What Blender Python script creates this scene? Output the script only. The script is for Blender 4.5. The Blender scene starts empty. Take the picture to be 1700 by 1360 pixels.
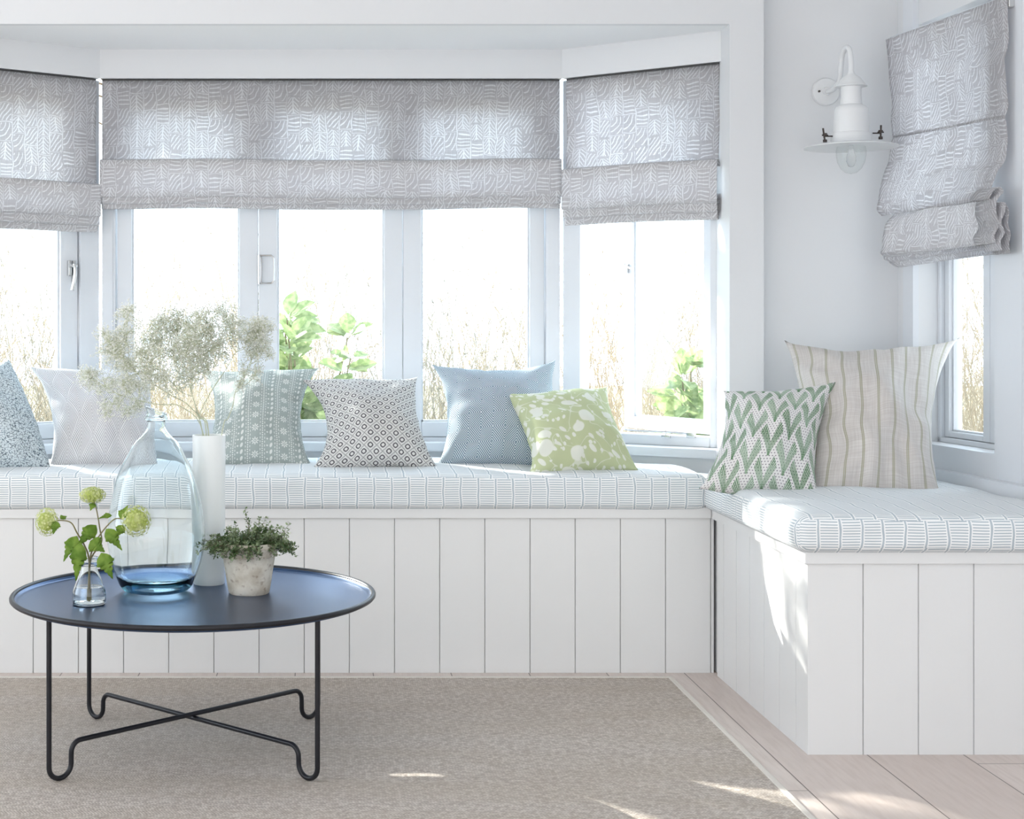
import bpy, bmesh, math, random
from mathutils import Vector, Matrix, noise
PI = math.pi
C = bpy.context.scene.collection
S = bpy.context.scene
# ------------------------------------------------------------------ camera
F = 2495.0; VX, VY = 535.0, 550.0
cam_d = bpy.data.cameras.new('camera'); cam = bpy.data.objects.new('camera', cam_d); C.objects.link(cam)
cam.location = (0, 0, 1); cam.rotation_euler = (PI/2, 0, 0)
cam_d.sensor_width = 36; cam_d.lens = F/1700*36
cam_d.shift_x = (850-VX)/1700; cam_d.shift_y = -(680-VY)/1700
cam_d.clip_start = .05; cam_d.clip_end = 200
S.camera = cam
S.view_settings.view_transform = 'Standard'; S.view_settings.look = 'None'
S.view_settings.gamma = 1; S.view_settings.use_curve_mapping = False
S.view_settings.exposure = 0.55
# ------------------------------------------------------------------ sky
W = bpy.data.worlds.new('sky'); S.world = W; W.use_nodes = True
wn = W.node_tree; wn.nodes.clear()
wo = wn.nodes.new('ShaderNodeOutputWorld'); wb = wn.nodes.new('ShaderNodeBackground')
wt = wn.nodes.new('ShaderNodeTexCoord'); ws = wn.nodes.new('ShaderNodeSeparateXYZ')
wm = wn.nodes.new('ShaderNodeMapRange'); wm.inputs[1].default_value = -.5; wm.inputs[2].default_value = .5
wr = wn.nodes.new('ShaderNodeMix'); wr.data_type = 'RGBA'
wr.inputs[6].default_value = (.93, .965, 1.0, 1); wr.inputs[7].default_value = (.70, .85, 1.0, 1)
ml = wn.nodes.new('ShaderNodeMapRange'); ml.inputs[1].default_value = -.5; ml.inputs[2].default_value = .5
ml.inputs[3].default_value = 1.45; ml.inputs[4].default_value = 4.6
wn.links.new(wt.outputs['Generated'], ws.inputs[0]); wn.links.new(ws.outputs['Y'], wm.inputs[0])
wn.links.new(ws.outputs['Y'], ml.inputs[0])
wn.links.new(wm.outputs[0], wr.inputs[0]); wn.links.new(wr.outputs[2], wb.inputs[0])
wn.links.new(ml.outputs[0], wb.inputs[1]); wn.links.new(wb.outputs[0], wo.inputs[0])
# ------------------------------------------------------------------ sun, low, from the back left
sl = bpy.data.lights.new('sun', 'SUN'); sl.energy = 18; sl.angle = math.radians(.6); sl.color = (1, .95, .87)
so = bpy.data.objects.new('sun', sl); C.objects.link(so)
SUN = Vector((.80, -1, -.55)).normalized()
so.rotation_euler = SUN.to_track_quat('-Z', 'Y').to_euler()

# ------------------------------------------------------------------ helpers
def P(px, py, Y): return Vector(((px-VX)/F*Y, Y, 1-(py-VY)/F*Y))
def lin(r, g, b):
    f = lambda c: (c/255/12.92) if c/255 <= .04045 else ((c/255+.055)/1.055)**2.4
    return (f(r), f(g), f(b), 1)
def obj(name, bm, mat=None, parent=None, smooth=False):
    me = bpy.data.meshes.new(name)
    bmesh.ops.recalc_face_normals(bm, faces=bm.faces)
    bm.to_mesh(me); bm.free()
    if mat: me.materials.append(mat)
    if smooth:
        me.polygons.foreach_set('use_smooth', [True]*len(me.polygons))
        if smooth != 'all':
            try: me.set_sharp_from_angle(angle=math.radians(40))
            except Exception: pass
    o = bpy.data.objects.new(name, me); C.objects.link(o)
    if parent:
        o.parent = parent; o.matrix_parent_inverse = Matrix.Translation(-Vector(parent.location))
    return o
def tag(o, label=None, cat=None, group=None, kind=None):
    if label: o['label'] = label
    if cat: o['category'] = cat
    if group: o['group'] = group
    if kind: o['kind'] = kind
    return o
def empty(name, loc=(0,0,0), **k):
    o = bpy.data.objects.new(name, None); C.objects.link(o); o.location = loc; o.empty_display_size = .1
    return tag(o, **k)
def B(): return bmesh.new()
def box(bm, x0, x1, y0, y1, z0, z1, M=None, bev=0):
    vs = [bm.verts.new((x, y, z)) for x in (x0, x1) for y in (y0, y1) for z in (z0, z1)]
    if M is not None:
        for v in vs: v.co = M @ v.co
    q = [(0,1,3,2), (4,6,7,5), (0,4,5,1), (2,3,7,6), (0,2,6,4), (1,5,7,3)]
    fs = [bm.faces.new([vs[i] for i in f]) for f in q]
    if bev:
        es = list({e for f in fs for e in f.edges})
        bmesh.ops.bevel(bm, geom=es, offset=bev, segments=2, affect='EDGES', profile=.5)
    return bm
def prism(bm, pts, z0, z1):
    a = [bm.verts.new((x, y, z0)) for x, y in pts]; b = [bm.verts.new((x, y, z1)) for x, y in pts]
    n = len(pts)
    for i in range(n): bm.faces.new((a[i], a[(i+1)%n], b[(i+1)%n], b[i]))
    bm.faces.new(a[::-1]); bm.faces.new(b)
    return bm
def cat(pts, n=8):
    pts = [Vector(p) for p in pts]; out = []
    q = [pts[0]*2-pts[1]]+pts+[pts[-1]*2-pts[-2]]
    for i in range(1, len(q)-2):
        for k in range(n):
            t = k/n
            out.append(.5*((2*q[i])+(q[i+1]-q[i-1])*t+(2*q[i-1]-5*q[i]+4*q[i+1]-q[i+2])*t*t+(3*q[i]-q[i-1]-3*q[i+1]+q[i+2])*t**3))
    out.append(pts[-1]); return out
def tube(bm, pts, r, n=8, cap=True):
    pts = [Vector(p) for p in pts]
    rs = r if isinstance(r, (list, tuple)) else [r]*len(pts)
    up = None; rings = []
    for i, p in enumerate(pts):
        d = (pts[min(i+1, len(pts)-1)]-pts[max(i-1, 0)])
        if d.length < 1e-9: d = Vector((0,0,1))
        d.normalize()
        if up is None: up = d.orthogonal().normalized()
        up = (up-d*up.dot(d))
        if up.length < 1e-6: up = d.orthogonal()
        up.normalize(); w = d.cross(up)
        rings.append([bm.verts.new(p+(up*math.cos(2*PI*k/n)+w*math.sin(2*PI*k/n))*rs[i]) for k in range(n)])
    for a, b in zip(rings, rings[1:]):
        for k in range(n): bm.faces.new((a[k], a[(k+1)%n], b[(k+1)%n], b[k]))
    if cap and n > 2: bm.faces.new(rings[0][::-1]); bm.faces.new(rings[-1])
    return bm
def lathe(bm, prof, c, n=48, close=False):
    """prof: (r, z) list, c: centre (x, y, zbase)"""
    rings = []
    for r, z in prof:
        if r < 1e-5: rings.append([bm.verts.new((c[0], c[1], c[2]+z))])
        else: rings.append([bm.verts.new((c[0]+r*math.cos(2*PI*k/n), c[1]+r*math.sin(2*PI*k/n), c[2]+z)) for k in range(n)])
    if close: rings.append(rings[0])
    for a, b in zip(rings, rings[1:]):
        if len(a) == 1 and len(b) == 1: continue
        for k in range(n):
            k2 = (k+1) % n
            if len(a) == 1: bm.faces.new((a[0], b[k2], b[k]))
            elif len(b) == 1: bm.faces.new((a[k], a[k2], b[0]))
            else: bm.faces.new((a[k], a[k2], b[k2], b[k]))
    return bm
def disp(bm, amp, sc, seed=0):
    for v in bm.verts: v.co += noise.noise_vector(v.co*sc+Vector((seed, seed*2, 0)))*amp

# ------------------------------------------------------------------ node maths
class V:
    def __init__(s, nt, k): s.nt = nt; s.k = k
    def _m(s, op, *a):
        n = s.nt.nodes.new('ShaderNodeMath'); n.operation = op
        for i, x in enumerate((s,)+a):
            if isinstance(x, V): s.nt.links.new(x.k, n.inputs[i])
            else: n.inputs[i].default_value = x
        return V(s.nt, n.outputs[0])
    def __add__(s, o): return s._m('ADD', o)
    def __radd__(s, o): return s._m('ADD', o)
    def __sub__(s, o): return s._m('SUBTRACT', o)
    def __rsub__(s, o): return (s*-1)+o
    def __mul__(s, o): return s._m('MULTIPLY', o)
    def __rmul__(s, o): return s._m('MULTIPLY', o)
    def __truediv__(s, o): return s._m('DIVIDE', o)
    def __lt__(s, o): return s._m('LESS_THAN', o)
    def __gt__(s, o): return s._m('GREATER_THAN', o)
    def abs(s): return s._m('ABSOLUTE')
    def frac(s): return s._m('FRACT')
    def floor(s): return s._m('FLOOR')
    def sin(s): return s._m('SINE')
    def cos(s): return s._m('COSINE')
    def sqrt(s): return s._m('SQRT')
    def pow(s, o): return s._m('POWER', o)
    def min(s, o): return s._m('MINIMUM', o)
    def max(s, o): return s._m('MAXIMUM', o)
    def atan2(s, o): return s._m('ARCTAN2', o)
    def step(s, a, b):
        n = s.nt.nodes.new('ShaderNodeMapRange'); n.interpolation_type = 'SMOOTHSTEP'
        s.nt.links.new(s.k, n.inputs[0]); n.inputs[1].default_value = a; n.inputs[2].default_value = b
        return V(s.nt, n.outputs[0])
class M:
    """a principled material with a small maths language for its pattern"""
    def __init__(s, name, col=(.8,.8,.8,1), rough=.6, spec=.5, metal=0):
        s.m = bpy.data.materials.new(name); s.m.use_nodes = True; s.nt = s.m.node_tree
        s.b = s.nt.nodes['Principled BSDF']; s.out = s.nt.nodes['Material Output']
        s.b.inputs['Base Color'].default_value = col; s.b.inputs['Roughness'].default_value = rough
        s.b.inputs['Specular IOR Level'].default_value = spec; s.b.inputs['Metallic'].default_value = metal
    def uv(s, obj=False):
        t = s.nt.nodes.new('ShaderNodeTexCoord'); p = s.nt.nodes.new('ShaderNodeSeparateXYZ')
        s.vec = t.outputs['Object' if obj else 'UV']; s.nt.links.new(s.vec, p.inputs[0])
        return V(s.nt, p.outputs[0]), V(s.nt, p.outputs[1]), V(s.nt, p.outputs[2])
    def comb(s, x, y, z=0.0):
        n = s.nt.nodes.new('ShaderNodeCombineXYZ')
        for i, a in enumerate((x, y, z)):
            if isinstance(a, V): s.nt.links.new(a.k, n.inputs[i])
            else: n.inputs[i].default_value = a
        return n.outputs[0]
    def noise(s, vec=None, scale=10, detail=2, rough=.5):
        n = s.nt.nodes.new('ShaderNodeTexNoise'); n.inputs['Scale'].default_value = scale
        n.inputs['Detail'].default_value = detail; n.inputs['Roughness'].default_value = rough
        s.nt.links.new(vec or s.vec, n.inputs['Vector']); return V(s.nt, n.outputs['Fac'])
    def voro(s, vec=None, scale=10, feature='F1', out='Distance'):
        n = s.nt.nodes.new('ShaderNodeTexVoronoi'); n.feature = feature; n.inputs['Scale'].default_value = scale
        s.nt.links.new(vec or s.vec, n.inputs['Vector']); return V(s.nt, n.outputs[out])
    def rnd(s, x, y):
        n = s.nt.nodes.new('ShaderNodeTexWhiteNoise'); s.nt.links.new(s.comb(x, y), n.inputs[0]); return V(s.nt, n.outputs[0])
    def mix(s, f, a, b):
        n = s.nt.nodes.new('ShaderNodeMix'); n.data_type = 'RGBA'
        for i, x in ((0, f), (6, a), (7, b)):
            if isinstance(x, V): s.nt.links.new(x.k, n.inputs[i])
            elif hasattr(x, 'is_output'): s.nt.links.new(x, n.inputs[i])
            else: n.inputs[i].default_value = x
        return n.outputs[2]
    def color(s, c): s.col = c; s.nt.links.new(c, s.b.inputs['Base Color'])
    def bump(s, h, dist=.001, strength=.5):
        n = s.nt.nodes.new('ShaderNodeBump'); n.inputs['Distance'].default_value = dist; n.inputs['Strength'].default_value = strength
        s.nt.links.new(h.k, n.inputs['Height']); s.nt.links.new(n.outputs[0], s.b.inputs['Normal'])
    def translucent(s, fac, col=None, tint=None):
        t = s.nt.nodes.new('ShaderNodeBsdfTranslucent'); x = s.nt.nodes.new('ShaderNodeMixShader')
        if col is not None: t.inputs[0].default_value = col
        elif hasattr(s, 'col'): s.nt.links.new(s.col, t.inputs[0])
        else: t.inputs[0].default_value = s.b.inputs['Base Color'].default_value
        x.inputs[0].default_value = fac
        s.nt.links.new(s.b.outputs[0], x.inputs[1]); s.nt.links.new(t.outputs[0], x.inputs[2])
        s.nt.links.new(x.outputs[0], s.out.inputs[0]); s.last = x
        return s

# ------------------------------------------------------------------ plain materials
def paint(name, col, rough=.55):
    m = M(name, col, rough, .35); m.uv(True); m.bump(m.noise(scale=60, detail=3), .0006, .25); return m.m
MW = paint('white_wall_paint', (.74, .75, .765, 1)); MC = paint('ceiling_paint', (.86, .87, .88, 1))
MJ = paint('white_joinery_gloss', (.73, .755, .79, 1), .32)
MB_ = paint('white_bench_paint', (.80, .80, .795, 1), .38)
MG = M('black_gap', (.03, .03, .03, 1), .9).m
def glass_pane():
    m = bpy.data.materials.new('window_glass'); m.use_nodes = True; nt = m.node_tree; nt.nodes.clear()
    o = nt.nodes.new('ShaderNodeOutputMaterial'); t = nt.nodes.new('ShaderNodeBsdfTransparent'); g = nt.nodes.new('ShaderNodeBsdfGlossy')
    g.inputs['Roughness'].default_value = .02; t.inputs[0].default_value = (.96, .975, .97, 1)
    x = nt.nodes.new('ShaderNodeMixShader'); lw = nt.nodes.new('ShaderNodeLayerWeight'); lw.inputs[0].default_value = .5; pw = nt.nodes.new('ShaderNodeMath'); pw.operation = 'POWER'; pw.inputs[1].default_value = 4; nt.links.new(lw.outputs['Facing'], pw.inputs[0]); f = nt.nodes.new('ShaderNodeMapRange'); f.inputs[3].default_value = .03; f.inputs[4].default_value = .7; nt.links.new(pw.outputs[0], f.inputs[0])
    nt.links.new(f.outputs[0], x.inputs[0]); nt.links.new(t.outputs[0], x.inputs[1]); nt.links.new(g.outputs[0], x.inputs[2])
    nt.links.new(x.outputs[0], o.inputs[0]); return m
MPANE = glass_pane()
def glass(name, col, ior=1.45, rough=0.0):
    m = M(name, col, rough); m.b.inputs['Transmission Weight'].default_value = 1; m.b.inputs['IOR'].default_value = ior; return m.m
MCHROME = M('brushed_steel', (.62, .62, .62, 1), .25, .5, 1).m

def floor_mat():
    m = M('limewashed_boards', rough=.42); x, y, z = m.uv(True)
    k = (x-1.057)/.2275; fx = k.frac(); pl = k.floor()
    r = m.rnd(pl, 0.0); ky = y/1.9+r; fy = ky.frac(); t = m.rnd(pl, ky.floor())
    gap = ((fx < .014)+(fy < .0016)).min(1)
    g = m.noise(m.comb(x*14, y*1.2), 6, 6, .6)
    c = m.mix(t, lin(206,192,184), lin(218,206,199)); c = m.mix(g.step(.35, .75)*.5, c, lin(190,174,165))
    c = m.mix(gap*.85, c, lin(90,78,70)); m.color(c); m.bump(gap*-1+g*.15, .002, .4); return m.m
def rug_mat():
    m = M('woven_sisal', rough=.95, spec=.1); x, y, z = m.uv(True)
    n1 = m.noise(scale=9, detail=2)
    row = (y*170+n1*1.5); r0 = row.floor(); zz = (x*150+(row.frac()-.5).abs()*1.6+m.rnd(r0, 1.0)*.6)
    f = zz.frac(); th = (f-.5).abs()*2; rr = m.rnd(zz.floor(), r0)
    c = m.mix(rr, lin(196,184,174), lin(236,227,218)); c = m.mix(th.step(.55, 1)*.6, c, lin(96,87,80))
    big = m.noise(m.comb(x*.3, y*2.5), 3, 2); c = m.mix(big.step(.3, .7)*.25, c, lin(190,175,155))
    m.color(c); m.bump(1-th, .003, .7); return m.m
MRB = M('rug_binding', lin(214,208,200), .9).m

# ------------------------------------------------------------------ fabric materials
def weave(m, u, v, d=900):
    return ((u*d).sin()*.5+.5)*((v*d).sin()*.5+.5)
def fabric(name): return M(name, rough=.9, spec=.15)
def seat_fabric():
    m = fabric('hatched_seat_fabric'); u, v, _ = m.uv()
    n = m.noise(scale=18, detail=1)-.5; n2 = m.noise(m.comb(u*1.0, v*1.0, 3.0), 7, 1)-.5
    uu = u/.0505+n*.22; du = (uu.frac()-.5).abs()
    col = m.rnd(uu.floor(), 2.0)
    vv = (v+n2*.006+col*.003)/.0066; dv = (vv.frac()-.5).abs()
    a = du.step(.44, .47); b = dv.step(.22, .34)*(1-du.step(.38, .42))
    msk = a.max(b)
    m.color(m.mix(msk, (.93,.935,.93,1), lin(184,194,201))); m.bump(m.noise(scale=700, detail=1), .0004, .4); return m.m
def blind_fabric(tr=.6):
    m = fabric('printed_linen'); u, v, _ = m.uv()
    n = m.noise(scale=20, detail=1)-.5; n2 = m.noise(m.comb(u, v, 5.0), 20, 1)-.5
    x = u+n*.020; y = v+n2*.020
    def layer(sx, sy, seed, th):
        j = (x/sx+seed); cx = j.floor(); k = (y/sy+m.rnd(cx, seed+.5)); cy = k.floor()
        r = m.rnd(cx+seed, cy); lx = j.frac()-.5; ly = k.frac()-.5
        hat = ((ly*5.0).frac()-.5).abs()
        chev = ((ly*5.0-lx.abs()*4.0).frac()-.5).abs()
        dia = ((lx*3.2+ly*3.2).frac()-.5).abs(); arc = (((lx+.5)*(lx+.5)+(ly+.5)*(ly+.5)).sqrt()*3.2).frac().__sub__(.5).abs()
        spine = lx.abs() < .05
        w = .17
        s = (chev < w).max(spine)*(r < .42)+(hat < w)*((r > .42)*(r < .62))+(dia < w)*((r > .62)*(r < .8))+(arc < .11)*(r > .8)
        inn = (lx.abs() < .42)*(ly.abs() < .44)
        edge = (lx.abs() > .465).max((ly.abs() > .475)*(m.rnd(cx, cy+7.0) > .45))
        return (s*inn).max(edge*(m.rnd(cx+3.0, cy) > .25))
    s = layer(.044, .062, 3.3, 0)
    th = m.noise(m.comb(u*12, v*400), 1, 2)*.5+m.noise(m.comb(u*400, v*12), 1, 2)*.5
    c = m.mix(s.min(1), lin(214,212,214), lin(244,244,246)); c = m.mix(th.step(.4, .7)*.25, c, lin(150,150,152))
    m.color(c); m.bump(th, .0006, .5); m.translucent(tr); return m.m
def mat_speckle():
    m = fabric('ditsy_print_cotton'); u, v, _ = m.uv()
    a = m.voro(scale=210); b = m.voro(scale=110, feature='DISTANCE_TO_EDGE'); k = m.noise(scale=150, detail=2)
    s = (a.step(.34, .26)).max(b.step(.10, .04)*k.step(.42, .55)); r = m.voro(scale=210, out='Color')
    c = m.mix(r, lin(118,138,150), lin(72,80,92)); m.color(m.mix(s, lin(214,224,228), c)); m.translucent(.1); return m.m
def lattice(m, u, v, w, h):
    """local coordinates in a half-drop lattice of w x h diamonds; returns lx, ly (centre 0), d (0 centre, 1 edge)"""
    fx = (u/w).frac()-.5; fy = (v/h).frac()-.5
    d0 = fx.abs()*2+fy.abs()*2; far = d0 > 1
    gx = ((u/w+.5).frac()-.5); gy = ((v/h+.5).frac()-.5)
    lx = fx*(1-far)+gx*far; ly = fy*(1-far)+gy*far
    return lx, ly, lx.abs()*2+ly.abs()*2
def mat_feather():
    m = fabric('leaf_line_cotton'); u, v, _ = m.uv()
    un = u+(v*2*PI/.098).sin()*0.0
    lx, ly, d = lattice(m, u, v, .082, .150)
    r = lx.abs()
    t = (ly*13.0-r.pow(.85)*13.5); line = ((t.frac()-.5).abs()).step(.22, .33)
    out = d.step(.93, .97)
    m.color(m.mix((line*(1-d.step(.9, .95))+out*.5).min(1), lin(242,242,243), lin(160,158,164))); m.translucent(.1); return m.m
def mat_sage():
    m = fabric('sage_block_print_cotton'); u, v, _ = m.uv()
    p = .046; cu = u/p; lx = cu.frac()-.5; ci = cu.floor(); odd = ((ci*.5).frac() > .25)
    dots = (((lx.abs()-.5).abs()*p)*((lx.abs()-.5).abs()*p)+(((v/.007).frac()-.5)*.007)*(((v/.007).frac()-.5)*.007)).sqrt() < .0022
    ph = .042; ly = (v/ph+odd*.5).frac()-.5; X = lx*p; Y = ly*ph
    r = (X*X+Y*Y).sqrt(); a = Y.atan2(X)
    fl = (r < ((a*8.0).cos()*.0035+.009))*(r > .0045)+(r < .0022)
    sx = X-.004; sy = (((v/(ph*.5)).frac()-.5)*ph*.5); q = sx*sx*1.0+sy*sy*.35-sx*sy*.5
    lf = (q < .000016)+(((X+.008)*(X+.008)+(sy+.003)*(sy+.003)).sqrt() < .0028)
    s = (dots+fl*odd+lf*(1-odd)+(((X.abs()-.016).abs() < .0011)*(((v/.012).frac()) > .45))).min(1)
    m.color(m.mix(s, lin(172,182,179), lin(232,235,231))); m.translucent(.12); return m.m
def mat_medal():
    m = fabric('medallion_print_cotton'); u, v, _ = m.uv(); s = .0275
    a = (u+v)/s*.7071; b = (u-v)/s*.7071
    x = a.frac()-.5; y = b.frac()-.5; r = (x.pow(2)+y.pow(2)).sqrt(); sq = x.abs().max(y.abs())
    r = r*.6+sq*.5
    ring = (r-.255).abs().step(.085, .06); th = y.atan2(x); star = r.step(.10, .07)*0.0
    lines = sq.step(.455, .475); scal = ((sq-.40).abs().step(.03, .01))*((th*12.0).sin() > 0)*.5
    m.color(m.mix((ring+star+lines*.75+scal).min(1), lin(232,231,228), lin(98,96,100))); m.translucent(.1); return m.m
def mat_diamond():
    m = fabric('blue_diamond_weave'); u, v, _ = m.uv()
    lx, ly, d = lattice(m, u, v, .0775, .100)
    t = (d*6.0).frac(); line = (t-.5).abs().step(.17, .29)
    m.color(m.mix(line, lin(80,112,136), lin(218,227,232))); m.bump(line, .0006, .5); m.translucent(.1); return m.m
def mat_floral():
    m = fabric('green_leaf_silhouette_cotton'); u, v, _ = m.uv()
    w = m.noise(scale=9, detail=1); w2 = m.noise(m.comb(u, v, 4.0), 9, 1)
    vec = m.comb(u+w*.05, v*1.0+w2*.08)
    a = m.voro(vec, 17); big = a.step(.40, .34)*(m.voro(vec, 17, out='Color') > .30)
    vec2 = m.comb(u*1.5+w2*.05, v+w*.05); b = m.voro(vec2, 42).step(.36, .28)*(m.voro(vec2, 42, out='Color') > .45)
    st = (m.noise(vec, 14, 1)-.5).abs().step(.010, .004)*.7
    c3 = m.voro(m.comb(u*.7-v*.7+w*.06, (u*.7+v*.7)*2.0), 21).step(.34, .28)*(m.voro(m.comb(u*.7-v*.7+w*.06, (u*.7+v*.7)*2.0), 21, out='Color') > .4)
    s = big.max(b).max(st).max(c3)
    m.color(m.mix(s*.85, lin(198,206,166), lin(238,239,232))); m.translucent(.12); return m.m
def mat_fern():
    m = fabric('green_plume_print_cotton'); u, v, _ = m.uv()
    w, h = .098, .105
    def plume(off):
        cu = u/w+off; x = (cu.frac()-.5); y = (v/h+off).frac(); rr = m.rnd(cu.floor(), 3.0)
        o = None
        for sgn, reach in ((-1, .36), (1, .33)):
            c = y.pow(1.5)*(sgn*reach); dx = x-c; wd = y*.13+.025
            lim = y+(dx*sgn/wd)*.16
            inside = (dx.abs() < wd)*(y > .0)*(lim < .80+rr*.08)
            st = (dx/(wd)*2.5).frac().__sub__(.5).abs().step(.40, .30)
            k = inside*st; o = k if o is None else o.max(k)
        return o
    s = plume(0.0).max(plume(.5))
    e = .0082; row = (v/e).floor(); dx = ((u/e+row*.5).frac()-.5); dy = ((v/e).frac()-.5); dot = (dx*dx+dy*dy).sqrt().step(.24, .17)
    n = m.noise(scale=14, detail=1)
    g = m.mix(n.step(.35, .65), lin(84,128,84), lin(146,174,146))
    c = m.mix(dot, lin(236,234,232), lin(140,132,142)); m.color(m.mix(s, c, g)); m.translucent(.1); return m.m
def mat_stripe():
    m = fabric('striped_linen'); u, v, _ = m.uv()
    f = (u/.046).frac()-.5; s = (f.abs() < .075); s2 = (f.abs() < .03)
    th = m.noise(m.comb(u*10, v*300), 1, 2)*.5+m.noise(m.comb(u*300, v*10), 1, 2)*.5
    c = m.mix(th.step(.35, .7), lin(198,192,188), lin(214,210,206)); c = m.mix(s*.75-s2*.35, c, lin(150,149,118))
    m.color(c); m.bump(th, .0006, .4); return m.m
MSEAT = seat_fabric(); MBL = blind_fabric(); MBF = blind_fabric(.34)

# ================================================================== the setting
def st(name, bm, mat, parent=None, smooth=False):
    o = obj(name, bm, mat, parent, smooth)
    if not parent: o['kind'] = 'structure'
    return o
ZS, ZC = 1.947, 2.45          # bay soffit, room ceiling
YW, YR = 4.63, 4.70           # room wall plane, recessed wall right of the pier
A = Vector((-1.20, 4.74)); Bc = Vector((-.747, 5.05)); Cc = Vector((.806, 5.05)); D = Vector((1.255, 4.73))
st('floor', prism(B(), [(-3.3,-1.5), (2.6,-1.5), (2.6,5.3), (-3.3,5.3)], -.06, 0), floor_mat())
st('ceiling', prism(B(), [(-3.3,-1.5), (2.6,-1.5), (2.6,5.0), (-3.3,5.0)], ZC, ZC+.1), MC)
b = B(); box(b, -3.3, A.x, YW, 4.85, 0, ZC); box(b, A.x, D.x, YW, 4.655, ZS, ZC); box(b, D.x, 1.36, YW, 4.85, 0, ZC); box(b, 1.36, 1.82, YR, 4.85, 0, ZC)
st('wall_back', b, MW)
b = B(); box(b, -3.4, -3.3, -1.5, 4.85, 0, .35); box(b, -3.4, -3.3, -1.5, 4.85, 2.2, ZC); box(b, -3.4, -3.3, 4.3, 4.85, .35, 2.2); box(b, -3.4, -3.3, -1.5, -.8, .35, 2.2); box(b, -3.4, -3.3, 1.7, 1.9, .35, 2.2)
st('wall_left', b, MW)
off = lambda p, q, d: (q-p).normalized().orthogonal()*d
def outn(p, q):
    d = (q-p).normalized(); return Vector((-d.y, d.x))
# soffit of the bay
st('trim_bay_soffit', prism(B(), [(-1.4,4.8), (-.85,5.3), (.9,5.3), (1.45,4.8), (1.30,4.655), (-1.25,4.655)], ZS, ZS+.12), MC)
def strip(bm, p, q, z0, z1, d0, d1, ext=0):
    n = outn(p, q); t = (q-p).normalized()*ext
    pts = [p-t+n*d0, q+t+n*d0, q+t+n*d1, p-t+n*d1]
    prism(bm, [(a.x, a.y) for a in pts], z0, z1)
b = B()
for p, q in ((A,Bc),(Bc,Cc),(Cc,D)): strip(b, p, q, 1.850, ZS, 0, .12, .0)
st('trim_bay_header', b, MW)
b = B()
for p, q in ((A,Bc),(Bc,Cc),(Cc,D)): strip(b, p, q, 0, .60, -.03, .14, 0.0)
st('wall_bay', b, MW)
b = B()
for p, q in ((A,Bc),(Bc,Cc),(Cc,D)):
    strip(b, p, q, .60, .628, -.045, .14, 0.0)
st('trim_window_sill', b, MJ)
# right wall, slightly splayed, with the window opening
WR0 = Vector((1.80, 4.72)); dW = Vector((.074, -1)).normalized(); nW = Vector((1, .074)).normalized()
def wr(y): return WR0+dW*((WR0.y-y)/-dW.y)
def rstrip(bm, ya, yb, z0, z1, d0, d1):
    a, c = wr(ya), wr(yb); pts = [a+nW*d0, c+nW*d0, c+nW*d1, a+nW*d1]
    prism(bm, [(p.x, p.y) for p in pts], z0, z1)
WY0, WY1, WZ0, WZ1 = 4.565, 4.09, .665, 1.93
b = B(); rstrip(b, 4.80, WY0, 0, ZC, 0, .13); rstrip(b, WY1, -1.5, 0, ZC, 0, .13); rstrip(b, WY0, WY1, 0, WZ0, 0, .13); rstrip(b, WY0, WY1, WZ1, ZC, 0, .13)
st('wall_right', b, MW)
b = B(); rstrip(b, 4.69, 3.0, .49, .598, -.05, 0)
st('trim_seat_upstand', b, MJ)
b = B(); rstrip(b, 4.09, 3.95, .598, 2.05, -.018, 0); rstrip(b, 4.63, 4.565, .598, 2.05, -.018, 0); rstrip(b, 4.56, 4.09, .598, .665, -.014, 0)
st('trim_window_architrave', b, MJ)
st('ground', box(B(), -30, 30, 5.4, 40, -.5, -.45), M('pale_rough_grass', (.25,.23,.15,1), .95).m)

# ------------------------------------------------------------------ windows
def s_at(px, p0, d):
    k = (px-VX)/F; return (k*p0.y-p0.x)/(d.x-k*d.y)
def frameM(p0, d, n): # local x along d, y outward, z up
    return Matrix(((d.x, n.x, 0, p0.x), (d.y, n.y, 0, p0.y), (0, 0, 1, 0), (0, 0, 0, 1)))
def sash(parent, Mx, x0, x1, z0, z1, g0, g1, gz0, gz1, d0=.012, d1=.055, bev=.003):
    b = B()
    box(b, x0, g0, d0, d1, z0, z1, Mx, bev); box(b, g1, x1, d0, d1, z0, z1, Mx, bev)
    box(b, g0, g1, d0, d1, z0, gz0, Mx, bev); box(b, g0, g1, d0, d1, gz1, z1, Mx, bev)
    # glazing bead
    for a in ((g0, g0+.006, gz0, gz1), (g1-.006, g1, gz0, gz1), (g0, g1, gz0, gz0+.006), (g0, g1, gz1-.006, gz1)):
        box(b, a[0], a[1], d0+.012, d0+.03, a[2], a[3], Mx)
    s = obj('sash', b, MJ, parent)
    obj('pane', box(B(), g0+.002, g1-.002, d0+.02, d0+.024, gz0+.002, gz1-.002, Mx), MPANE, s)
    return s
ZF0, ZF1 = .628, 1.85
def mkwin(n): return empty('window_%d' % n, kind='structure')
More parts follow.
